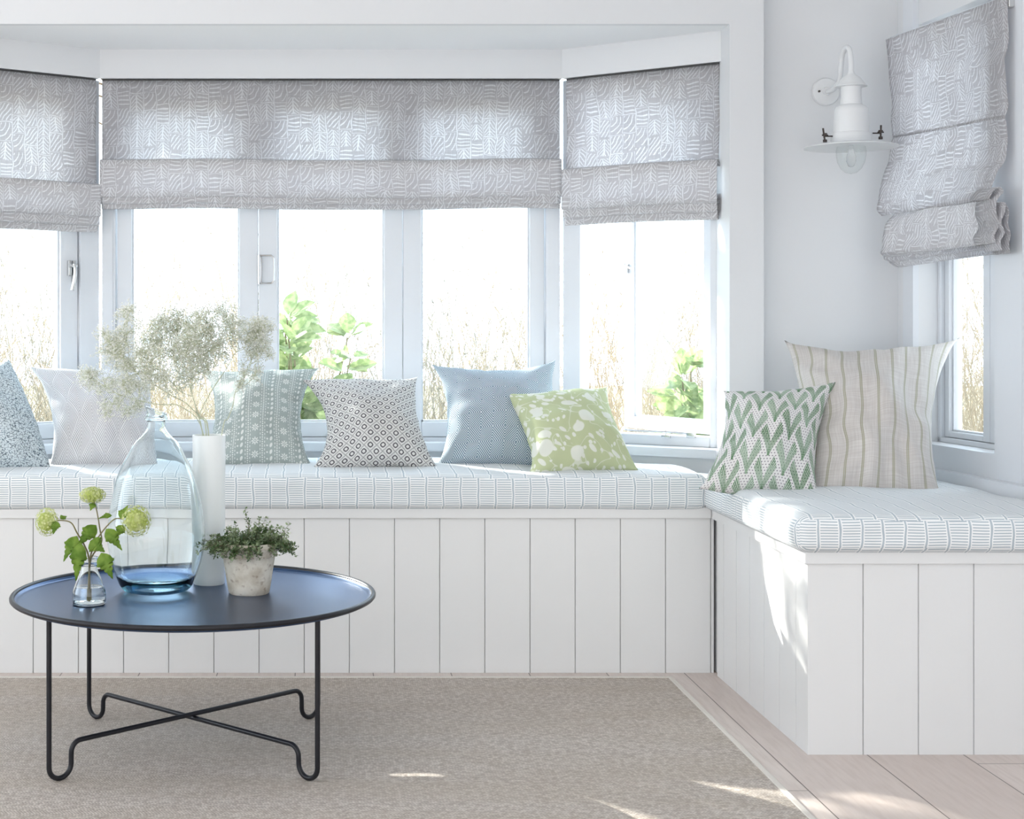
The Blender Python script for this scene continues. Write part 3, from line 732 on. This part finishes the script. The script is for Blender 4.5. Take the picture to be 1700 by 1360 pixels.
for k, (sx_, sy_) in enumerate(((-1,-1), (1,-1), (-1,1), (1,1))):
    q = Vector((sx_*.294, sy_*.283, 0)); u = -q.normalized(); c = Vector((TX, TY, 0))+q
    pts = [c+Vector((0,0,TZ-.004)), c+Vector((0,0,.05))]
    rr = .029; n_ = 12
    for a in range(n_+1):
        th = PI*a/n_; pts.append(c+u*(rr-rr*math.cos(th))+Vector((0,0,zb_+.006+rr*.95-rr*.95*math.sin(th))))
    lift = .010 if k in (0, 3) else 0
    top = .080+lift; e = c+u*(2*rr)
    pts.append(e+Vector((0,0,top-.03)))
    for a in range(1, 8):
        th = PI/2*a/7; pts.append(e+u*(.025-.025*math.cos(th))+Vector((0,0,top-.025+.025*math.sin(th))))
    pts.append(Vector((TX, TY, top)))
    b = B(); tube(b, pts, .0058, 12); obj('leg', b, MT, tb, True)

# ------------------------------------------------------------------ glass demijohn
vx, vy = (259.5-VX)/F*3.63, 3.63; s = F/3.63
def prof(pts, z0): return [(r/s, max(0, z0-((py-VY)/s*1.0-1)*1.0)) for py, r in pts]
vz = lambda py: (1-(py-550)/s)-TZ
hp = [(0.001,.0), (.05,.001), (46/s,.002), (58/s,.012), (68/s,vz(952)), (76/s,vz(925)), (80/s,vz(895)), (79.5/s,vz(870)), (76/s,vz(838)), (68/s,vz(800)), (58/s,vz(775)), (48/s,vz(757)), (37/s,vz(736)), (25/s,vz(724)), (17/s,vz(714)), (15/s,vz(706)), (15/s,vz(699)), (19/s,vz(697)), (18.5/s,vz(692)), (16/s,vz(690)), (17/s,vz(684)), (18/s,vz(681))]
sm = [(p.x, p.y) for p in cat([(r, z, 0) for r, z in hp], 4)]
th = .0028; inner = [(max(r-th-(.010 if z < .02 else 0), .0), max(z+(.006 if z < .03 else 0), .008)) for r, z in sm][::-1]
inner = [(r, z) for r, z in inner if r > .01]+[(0, .016)]
b = B(); lathe(b, [(0,.004)]+sm[1:]+inner, (vx,vy,TZ), 72)
for v in b.verts:
    z = v.co.z-TZ; k = 1+(noise.noise(Vector((v.co.x*9, v.co.y*9, z*9)))*.022+noise.noise(Vector((v.co.x*26, v.co.y*26, z*14)))*.008)*(1 if .02 < z < .4 else 0)
    v.co.x = vx+(v.co.x-vx)*k; v.co.y = vy+(v.co.y-vy)*k
    if z > .425: v.co.z -= (v.co.x-vx)*.35
MVG = glass('aqua_recycled_glass', (.985,.995,1,1), 1.42)
nt = MVG.node_tree; va = nt.nodes.new('ShaderNodeVolumeAbsorption'); va.inputs['Color'].default_value = (.35,.84,.90,1); va.inputs['Density'].default_value = 26
nt.links.new(va.outputs[0], nt.nodes['Material Output'].inputs['Volume'])
o = obj('glass_bottle', b, MVG, None, 'all'); tag(o, 'large pale blue glass demijohn standing empty on the coffee table', 'vase')

# ------------------------------------------------------------------ white cylinder vase
cx, cy = (347-VX)/F*3.745, 3.745; s = F/3.745; tz = 1-(722-550)/s-TZ
b = B(); lathe(b, [(0,0), (.0375,0), (.0392,.003), (.0395,.02), (.0405,tz*.6), (.0412,tz-.002), (.0402,tz), (.0382,tz-.002), (.0365,.02), (0,.012)], (cx,cy,TZ), 64)
o = obj('cylinder_vase', b, M('white_porcelain', (.88,.91,.90,1), .30).m, None, True); tag(o, 'tall slim white porcelain cylinder vase behind the terracotta pot', 'vase')
VT = Vector((cx, cy, TZ+tz))

# ------------------------------------------------------------------ gypsophila
MST = M('gypsophila_stem', lin(200,204,178), .6).m
MFL = M('white_blossom', (.96,.96,.92,1), .8); MFL.translucent(.55); MFL = MFL.m
def ico(bm, c, r):
    t = bmesh.ops.create_icosphere(bm, subdivisions=1, radius=r, matrix=Matrix.Translation(c)) if False else None
    vs = [bm.verts.new(c+Vector(v)*r) for v in ((1,0,0),(-1,0,0),(0,1,0),(0,-1,0),(0,0,.8),(0,0,-.8))]
    for f in ((0,2,4),(2,1,4),(1,3,4),(3,0,4),(2,0,5),(1,2,5),(3,1,5),(0,3,5)): bm.faces.new([vs[i] for i in f])
def sprig(path, clusters, label, seed, r0=.0016):
    """path: pixel polyline with depth from the vase mouth; clusters: (px,py,Y,radius,count) blossom clouds joined to the stem"""
    rnd = random.Random(seed); root = empty('gypsophila_sprig', VT+Vector((0,0,-.1)), label=label, cat='flower', group="baby's breath sprigs in the white vase")
    bs, bf = B(), B()
    main = [VT+Vector(((rnd.random()-.5)*.02, (rnd.random()-.5)*.02, -.25))]+[P(*p) for p in path]; mp = cat(main, 5)
    tube(bs, mp, [r0*(1-.55*i/len(mp)) for i in range(len(mp))], 6)
    for (px, py, Y, R, cnt) in clusters:
        R *= 1.75; cnt = int(cnt*2.6)
        c = P(px, py, Y); k = min(mp[6:], key=lambda q: (q-c).length+max(0, q.z-c.z+.03)*2)
        knots = [k]
        br = cat([k, (k+c)/2+Vector((0,0,-.008))+Vector((rnd.uniform(-.006,.006),)*3), c], 4); tube(bs, br, [.0009]*len(br), 5)
        mids = []
        for _ in range(max(4, cnt//16)):
            v = Vector((rnd.gauss(0,1), rnd.gauss(0,1), rnd.gauss(.25,1))).normalized()*R*rnd.uniform(.35,.7)
            m_ = c+v; mids.append(m_); tube(bs, [c+(k-c)*.12, (c+m_)/2+Vector((0,0,.003)), m_], [.0006,.0005,.0004], 3, False)
        for _ in range(cnt):
            m_ = rnd.choice(mids); v = Vector((rnd.gauss(0,1), rnd.gauss(0,1), rnd.gauss(0,1))).normalized()*R*rnd.uniform(.15,.5)
            f = m_+v; tube(bs, [m_, f], [.0003,.0002], 3, False)
            r = rnd.uniform(.0017,.0028)
            ico(bf, f, r)
    obj('stem', bs, MST, root, True); tag(obj('blossoms', bf, MFL, root), kind='stuff')
sprig([(338,722,3.745), (302,676,3.72), (268,672,3.70), (243,668,3.69), (198,655,3.68), (160,632,3.67)], [(148,628,3.67,.026,110), (172,640,3.67,.024,70), (185,672,3.68,.028,90), (215,680,3.69,.026,60), (232,652,3.70,.03,90), (205,640,3.66,.024,60)], "baby's breath sprig arching low to the far left over the leaf-patterned cushion", 11)
sprig([(336,718,3.745), (316,676,3.73), (284,656,3.70), (262,642,3.66), (226,608,3.63), (198,582,3.61)], [(180,572,3.61,.03,140), (202,592,3.6,.032,150), (212,552,3.62,.024,80), (225,618,3.64,.034,160), (250,600,3.6,.035,170), (212,524,3.6,.024,90), (262,628,3.62,.03,120)], "baby's breath sprig reaching up left with two blossom clouds", 12)
sprig([(342,716,3.75), (330,690,3.77), (314,638,3.80), (306,606,3.82), (283,580,3.84), (262,554,3.85)], [(248,578,3.82,.034,170), (262,548,3.84,.032,160), (278,530,3.86,.028,120), (300,560,3.84,.036,190), (290,600,3.84,.034,150), (325,580,3.8,.034,150), (310,535,3.86,.032,130), (318,628,3.82,.028,90), (284,634,3.78,.03,100)], "baby's breath sprig rising in the middle-left of the bunch", 13)
sprig([(346,716,3.75), (331,692,3.74), (325,676,3.72), (318,640,3.72), (332,596,3.70), (330,570,3.70)], [(330,556,3.7,.036,190), (345,532,3.7,.030,130), (308,578,3.66,.034,150), (340,588,3.7,.034,150), (352,560,3.74,.028,100), (332,616,3.7,.026,70)], "baby's breath sprig standing tallest in the centre of the bunch", 14)
sprig([(346,716,3.74), (331,692,3.74), (352,648,3.76), (376,612,3.78), (390,587,3.80), (404,580,3.80)], [(372,522,3.82,.028,110), (386,540,3.82,.024,80), (362,585,3.78,.03,110), (412,552,3.8,.03,140), (430,548,3.8,.026,110), (380,560,3.8,.022,50)], "baby's breath sprig branching up to the right in front of the mullion", 15)
sprig([(369,716,3.74), (378,696,3.76), (387,672,3.78), (391,650,3.79), (410,612,3.82), (424,585,3.83)], [(428,562,3.84,.030,140), (436,585,3.84,.024,80), (418,596,3.82,.024,70), (440,540,3.84,.02,60), (406,630,3.8,.022,50), (425,622,3.82,.022,50)], "baby's breath sprig curving out on the far right of the bunch", 16)

# ------------------------------------------------------------------ small bottle with guelder rose
sx0, sy0 = (148-VX)/F*3.465, 3.465; s = F/3.465; ht = 77/s
hp = [(0.001,0), (24/s,0), (27/s,3/s), (28/s,10/s), (27.5/s,20/s), (25/s,28/s), (20/s,42/s), (15/s,54/s), (13.5/s,60/s), (13.5/s,64/s), (16/s,67/s), (16.5/s,70/s), (14.5/s,73/s), (15.5/s,76/s), (14.5/s,78/s)]
sm = [(p.x, p.y) for p in cat([(r, z, 0) for r, z in hp], 4)]
inn = [(max(r-.0018, 0), max(z, .004)) for r, z in sm][::-1]; inn = [(r, z) for r, z in inn if r > .006]+[(0, .005)]
sb = empty('glass_bottle', (sx0, sy0, TZ), label='small clear glass bottle half full of water on the coffee table', cat='vase')
b = B(); lathe(b, [(0,.001)]+sm[1:]+inn, (sx0,sy0,TZ), 48); obj('bottle', b, glass('clear_bottle_glass', (.95,.975,.975,1), 1.42), sb, 'all')
b = B(); wl_ = 29/s; wp = [(0,.0054)]+[(max(r-.00195, 0), max(z, .0054)) for r, z in sm if z <= wl_ and r > .01]+[(0, wl_)]
wp = wp[:-1]+[(wp[-2][0], wl_), (0, wl_)]
lathe(b, wp, (sx0,sy0,TZ), 48); obj('water', b, glass('water', (.97,.99,1,1), 1.30), sb, True)
SB = Vector((sx0, sy0, TZ))
MSV = M('guelder_stem', lin(128,120,78), .5).m; 
def leafm(name, c1, c2, tr=.35):
    m = M(name, rough=.5, spec=.3); m.uv(True); n = m.noise(scale=40, detail=2); m.color(m.mix(n.step(.35,.65), c1, c2)); m.translucent(tr); return m.m
MLV = leafm('guelder_leaf', lin(118,154,58), lin(156,186,84), .5); MHD = leafm('guelder_floret', lin(196,208,120), lin(226,230,176), .4)
def lobed(c, tip, width, nrm, curl=.2):
    """a serrated three-lobed leaf from base c to tip"""
    bm = B(); ax = (tip-c); L = ax.length; ax.normalize(); sd = ax.cross(nrm).normalized(); nr = sd.cross(ax)
    half = [(0,.0), (.04,.10), (.12,.30), (.22,.46), (.34,.52), (.40,.62), (.46,.50), (.44,.42), (.52,.44), (.58,.36), (.56,.26), (.66,.28), (.72,.22), (.74,.16), (.82,.16), (.88,.09), (.94,.07), (1,0)]
    N = len(half)
    mid = [bm.verts.new(c+ax*(t*L)+nr*(-curl*L*t*t)) for t, w in half]
    for sgn in (1, -1):
        e = [mid[0]]+[bm.verts.new(c+ax*(t*L)+sd*(sgn*w*width)+nr*(-curl*L*t*t+abs(w)*width*.18)) for t, w in half[1:-1]]+[mid[-1]]
        for i in range(N-1):
            q = [mid[i], e[i], e[i+1], mid[i+1]]; u = []
            [u.append(v) for v in q if v not in u]
            if len(u) > 2: bm.faces.new(u if sgn > 0 else u[::-1])
    return bm
def snow(stem, head, R, leaves, label, seed, flat=1):
    rnd = random.Random(seed); root = empty('guelder_rose', SB+Vector((0,0,.01)), label=label, cat='flower', group='guelder rose stems in the small glass bottle')
    b = B(); pts = cat([P(*p) if len(p) == 3 and p[0] > 5 else Vector(p) for p in stem], 6); tube(b, pts, [.0022-.0010*i/len(pts) for i in range(len(pts))], 7); obj('stem', b, MSV, root, True)
    hc = P(*head); b = B(); n_ = int(210*min(1, (R/.036)**2)+60)
    lathe(b, [(0,-R*.75), (R*.6,-R*.5), (R*.78,0), (R*.6,R*.55), (0,R*.78)], (0,0,0), 10)
    for v in b.verts: v.co = Vector((v.co.x, v.co.y, v.co.z*flat))*.95+hc
    for i in range(n_):
        z = 1-2*(i+.5)/n_; a = i*2.39996; q = Vector((math.sqrt(1-z*z)*math.cos(a), math.sqrt(1-z*z)*math.sin(a), z))
        q = (q+Vector([rnd.uniform(-.08,.08) for _ in range(3)])).normalized(); pc = Vector((q.x, q.y, q.z*flat))*R*rnd.uniform(.86,1.04)+hc
        t = q.orthogonal().normalized(); w = q.cross(t); r = rnd.uniform(.0036,.0052); ph = rnd.random()*6
        cv = b.verts.new(pc)
        ring = [b.verts.new(pc+(t*math.cos(ph+2*PI*k/10)+w*math.sin(ph+2*PI*k/10))*r*(1 if k % 2 == 0 else .45)+q*(.0012 if k % 2 == 0 else 0)) for k in range(10)]
        for k in range(10): b.faces.new((cv, ring[k], ring[(k+1)%10]))
    obj('flower_head', b, MHD, root)
    for (c, tp, w, nv) in leaves:
        cc, tt = P(*c), P(*tp); b = lobed(cc, tt, w, Vector(nv)); o = obj('leaf', b, MLV, root, True)
        if True:
            md = o.modifiers.new('t', 'SOLIDIFY'); md.thickness = .0006
base = (sx0+.0, sy0, TZ+.008)
snow([base, (148,932,3.463), (140,905,3.45), (128,885,3.44), (118,868,3.43), (100,864,3.43), (90,866,3.43)], (78,866,3.43), .026,
     [((94,866,3.42),(88,885,3.40),.022,(0,-1,.2)), ((100,862,3.45),(112,855,3.47),.014,(0,-1,.5)), ((128,890,3.42),(104,928,3.38),.030,(-.2,-1,.3)), ((134,900,3.40),(124,965,3.38),.034,(0,-1,.2))], 'guelder rose stem bending left with a pale lime flower head', 21, 1.25)
snow([(sx0+.002, sy0+.002, TZ+.010), (150,932,3.47), (168,902,3.48), (166,880,3.48), (161,850,3.48), (156,830,3.48)], (153,822,3.48), .030,
     [((156,836,3.46),(150,846,3.44),.016,(0,-1,.3)), ((160,872,3.46),(128,905,3.42),.032,(.3,-1,.6)), ((150,898,3.42),(172,915,3.40),.036,(0,-1,.3))], 'guelder rose stem standing upright with a small green flower head on top', 22, .62)
snow([(sx0-.002, sy0-.002, TZ+.010), (149,932,3.455), (158,902,3.44), (172,880,3.43), (190,862,3.43), (205,862,3.43)], (226,865,3.43), .0345,
     [((200,862,3.45),(212,838,3.46),.022,(0,-1,.3)), ((176,878,3.42),(202,912,3.40),.030,(.2,-1,.2)), ((168,918,3.40),(186,960,3.38),.036,(.1,-1,.1)), ((186,856,3.46),(163,858,3.45),.018,(0,-.6,1)), ((205,872,3.45),(192,892,3.44),.022,(0,-1,.2))], 'guelder rose stem bending right with the largest round lime-white flower head', 23, 1.05)

# ------------------------------------------------------------------ terracotta pot with thyme
px0, py0 = (413.5-VX)/F*3.61, 3.61
pp = empty('potted_herb', (px0, py0, TZ), label='weathered terracotta pot of small-leaved thyme on the coffee table', cat='potted plant')
def pot_mat():
    m = M('weathered_terracotta', rough=.9, spec=.1); x, y, z = m.uv(True)
    a = m.noise(scale=22, detail=4); b_ = m.noise(scale=75, detail=3); v = m.noise(m.comb(x*60, y*60, z*16), 1, 3)
    c = m.mix(a.step(.35,.65), lin(200,190,172), lin(228,222,208)); c = m.mix(b_.step(.55,.75)*.6, c, lin(146,124,104)); c = m.mix(v.step(.64,.70)*.75, c, lin(92,80,66))
    m.color(c); m.bump(b_, .002, .6); return m.m
b = B(); lathe(b, [(0,0), (.046,0), (.049,.003), (.052,.02), (.0605,.075), (.063,.090), (.0665,.094), (.068,.099), (.0705,.103), (.0725,.120), (.071,.124), (.066,.123), (.064,.110), (0,.108)], (px0,py0,TZ), 64); disp(b, .0006, 60)
for k in range(46):
    a = 2*PI*k/46; c = Vector((px0+.0668*math.cos(a), py0+.0668*math.sin(a), TZ+.0925)); ico(b, c, .0028)
obj('pot', b, pot_mat(), pp, True)
b = B(); lathe(b, [(0,.114), (.04,.116), (.062,.112), (.064,.108)], (px0,py0,TZ), 24); obj('soil', b, M('dark_soil', (.05,.04,.03,1), .95).m, pp)
MTH = leafm('thyme_leaf', lin(74,98,56), lin(150,164,128), .2); rnd = random.Random(5)
bs, bl = B(), B()
def oval(bm, c, d, L, w, nr):
    d = d.normalized(); sd = d.cross(nr)
    if sd.length < 1e-4: sd = d.orthogonal()
    sd.normalize(); vs = [bm.verts.new(c+d*(t*L)+sd*(s_*w)+sd.cross(d)*(-abs(s_)*w*.3)) for t, s_ in ((0,0), (.3,.42), (.65,.4), (1,0), (.65,-.4), (.3,-.42))]
    bm.faces.new(vs)
def thyme(base, tipdir, L, droop):
    pts = []; p = Vector(base); d = Vector(tipdir).normalized(); n_ = 9
    for i in range(n_+1):
        pts.append(p.copy()); p = p+d*(L/n_); d = (d+Vector((rnd.uniform(-.14,.14), rnd.uniform(-.14,.14), -droop+rnd.uniform(-.1,.1)))).normalized()
    tube(bs, pts, [.0009-.0005*i/n_ for i in range(n_+1)], 4)
    for i in range(1, n_+1):
        for _ in range(3 if i < n_ else 5):
            v = Vector((rnd.gauss(0,1), rnd.gauss(0,1), rnd.gauss(.3,.8))).normalized()
            oval(bl, pts[i]+v*.001, v, rnd.uniform(.006,.011), rnd.uniform(.0045,.0065), Vector((rnd.uniform(-.5,.5), rnd.uniform(-.5,.5), 1)))
for k in range(210):
    a = rnd.random()*2*PI; r = math.sqrt(rnd.random())*.058; c = Vector((px0+r*math.cos(a), py0+r*math.sin(a), TZ+.112))
    o_ = r/.058; d_ = Vector((math.cos(a)*o_*1.5, math.sin(a)*o_*1.5, 1.1-o_*.6)); thyme(c, d_, rnd.uniform(.038,.072), .05+.10*o_)
top_ = Vector((px0, py0, TZ+.118))
thyme(top_+Vector((.0,0,0)), (.05,0,1), .085, -.02); thyme(top_+Vector((.02,0,0)), (.25,0,1), .065, .0); thyme(top_+Vector((.045,0,0)), (1.1,0,.5), .075, -.12); thyme(top_+Vector((.05,-.01,0)), (1,0,.3), .06, -.13)
thyme(top_+Vector((-.05,-.02,0)), (-1,-.2,.3), .075, .10); thyme(top_+Vector((-.05,0,0)), (-1,-.1,.55), .08, .09); thyme(top_+Vector((-.03,-.04,0)), (-.8,-.5,.3), .065, .12)
obj('stems', bs, M('thyme_stem', lin(96,84,60), .7).m, pp); obj('foliage', bl, MTH, pp)

# ================================================================== outdoors
MTW = M('pale_dry_twigs', (.47,.41,.32,1), .8).m; MTW2 = M('grey_dry_twigs', (.36,.345,.30,1), .8).m
def thicket(x, y, w, h, n_, seed, mat, label, group, lean=0):
    rnd = random.Random(seed); b = B()
    for _ in range(n_):
        p = Vector((x+rnd.gauss(0, w*.42), y+rnd.gauss(0, .25), -.45)); L = (h+.45)*rnd.uniform(.55,1.12)*(1-.25*abs(p.x-x)/w)
        d = Vector((rnd.gauss(lean,.22), rnd.gauss(0,.15), 1)).normalized(); pts = [p.copy()]; m_ = 6
        for k in range(m_):
            p = p+d*(L/m_); d = (d+Vector((rnd.gauss(0,.13), rnd.gauss(0,.1), rnd.gauss(-.02,.06)))).normalized(); pts.append(p.copy())
            if k > 0:
                for _s in range(3):
                    e = (d+Vector((rnd.gauss(0,.7), rnd.gauss(0,.4), rnd.uniform(-.1,.6)))).normalized(); l = rnd.uniform(.06,.24)
                    tube(b, [p, p+e*l*.5+Vector((0,0,-.01)), p+e*l], [.0022,.0016,.0008], 3, False)
        tube(b, pts, [.005-.0035*i/m_ for i in range(m_+1)], 3, False)
    o = obj('dry_shrub', b, mat); tag(o, label, 'shrub', group)
G1 = 'bare dry shrubs beyond the bay window'
LAB = ['bare pale dry shrub %s' % t for t in ('hidden at the far left of the thicket', 'at the left edge of the left bay window', 'filling the left bay window behind its casement', 'behind the left pane of the middle window', 'behind the flowers in the left middle pane', 'behind the leafy shrub in the centre pane', 'at the right of the centre pane', 'behind the right pane of the middle window', 'behind the open casement at the right', 'at the right edge of the right bay window')]
k = 0
for x in (-2.9, -2.2, -1.5, -.85, -.2, .45, 1.1, 1.8, 2.5, 3.2):
    k += 1; thicket(x, 8.4+.3*(k % 2), .55, 1.38+.14*((k*7) % 3), 165, 30+k, MTW if k % 3 else MTW2, LAB[k-1], G1)
for i, (x, y) in enumerate(((3.55,8.0), (4.15,8.6), (4.75,9.4))):
    thicket(x, y, .5, 1.75, 120, 60+i, MTW, ['bare dry shrub nearest in the right wall window', 'bare dry shrub in the middle of the right wall window', 'bare dry shrub at the right edge of the right wall window'][i], 'bare dry shrubs beyond the side window')
MLL = leafm('laurel_leaf', (.20,.29,.11,1), (.38,.46,.23,1), .4)
def laurel(x, y, h, spread, n_, seed, label, z0=-.45):
    rnd = random.Random(seed); root = empty('leafy_shrub', (x, y, z0), label=label, cat='shrub'); bs, bl = B(), B()
    for _ in range(n_):
        a = rnd.random()*2*PI; L = h*rnd.uniform(.5,1); tp = Vector((x+math.cos(a)*spread*rnd.uniform(.2,1), y+math.sin(a)*spread*.5*rnd.uniform(.2,1), z0+L))
        pts = cat([(x+rnd.uniform(-.04,.04), y, z0), ((x*1.6+tp.x*.4)/2, y, z0+L*.5), tp], 6); tube(bs, pts, [.008-.005*i/len(pts) for i in range(len(pts))], 5)
        for i in range(4, len(pts)):
            for _s in range(2 if i < len(pts)-1 else 5):
                v = Vector((rnd.gauss(0,1), rnd.gauss(-.2,.8), rnd.gauss(.35,.5))).normalized(); Lf = rnd.uniform(.085,.14); nr = Vector((rnd.uniform(-.5,.5), -.8, 1)); sd = v.cross(nr).normalized(); up = sd.cross(v)
                hf = [(0,0), (.2,.22), (.45,.33), (.7,.27), (.88,.13), (1,0)]; mid = [bl.verts.new(pts[i]+v*(.02+t*Lf)-up*(.15*Lf*t*t)) for t, w in hf]
                for sg in (1, -1):
                    e = [mid[0]]+[bl.verts.new(pts[i]+v*(.02+t*Lf)+sd*(sg*w*Lf)+up*(w*Lf*.25-.15*Lf*t*t)) for t, w in hf[1:-1]]+[mid[-1]]
                    for j in range(5):
                        q = []; [q.append(z) for z in (mid[j], e[j], e[j+1], mid[j+1]) if z not in q]; bl.faces.new(q)
    obj('stems', bs, M('laurel_stem', lin(120,112,80), .7).m, root); obj('foliage', bl, MLL, root)
laurel(-.07, 6.35, 1.50, .27, 34, 71, 'leafy green shrub with broad glossy leaves outside the middle window')
laurel(1.63, 6.6, 1.30, .22, 22, 72, 'leafy green shrub with broad leaves outside the right bay window')
# tree whose crown breaks up the low sun; it stands to the left beyond the frame of the bay
def tree(x, y, z, rx, ry, rz, n_, seed, gap=.02, label='leafy garden tree behind the blinds on the left'):
    rnd = random.Random(seed); root = empty('garden_tree', (x, y, -.45), label=label, cat='tree'); bs, bl = B(), B()
    tube(bs, cat([(x-1.3,y,-.45), (x-1.25,y,.8), (x-.6,y,z-rz*.5), (x+.1,y,z+rz*.3)], 5), [.09-.004*i for i in range(16)], 8)
    for _ in range(60):
        v = Vector((rnd.gauss(0,1), rnd.gauss(0,1), rnd.gauss(0,1))).normalized(); e = Vector((x+v.x*rx, y+v.y*ry, z+v.z*rz)); tube(bs, cat([(x, y, z-rz*.5), (Vector((x,y,z))+e)/2+Vector((0,0,.05)), e], 4), [.02-.0018*i for i in range(9)], 4)
    for _ in range(n_):
        v = Vector((rnd.gauss(0,1), rnd.gauss(0,1), rnd.gauss(0,1))).normalized()*rnd.random()**.4; c = Vector((x+v.x*rx, y+v.y*ry, z+v.z*rz))
        if noise.noise(c*1.9) < gap: continue
        d = Vector((rnd.gauss(0,1), rnd.gauss(0,1), rnd.gauss(0,.6))).normalized(); oval(bl, c, d, rnd.uniform(.05,.09), rnd.uniform(.035,.06), Vector((rnd.gauss(0,1), rnd.gauss(0,1), 1)))
    obj('trunk_and_branches', bs, M('bark', lin(120,105,88), .9).m, root); obj('crown', bl, MLL, root)
tree(-2.7, 8.3, 2.60, 2.0, .8, .85, 3600, 91, .05)
tree(-3.0, 8.6, 3.60, 1.9, .5, .55, 13000, 92, -.33, 'dense unseen tree added to keep sun off the blinds')  # second crown, added out of view to block sun from the blinds
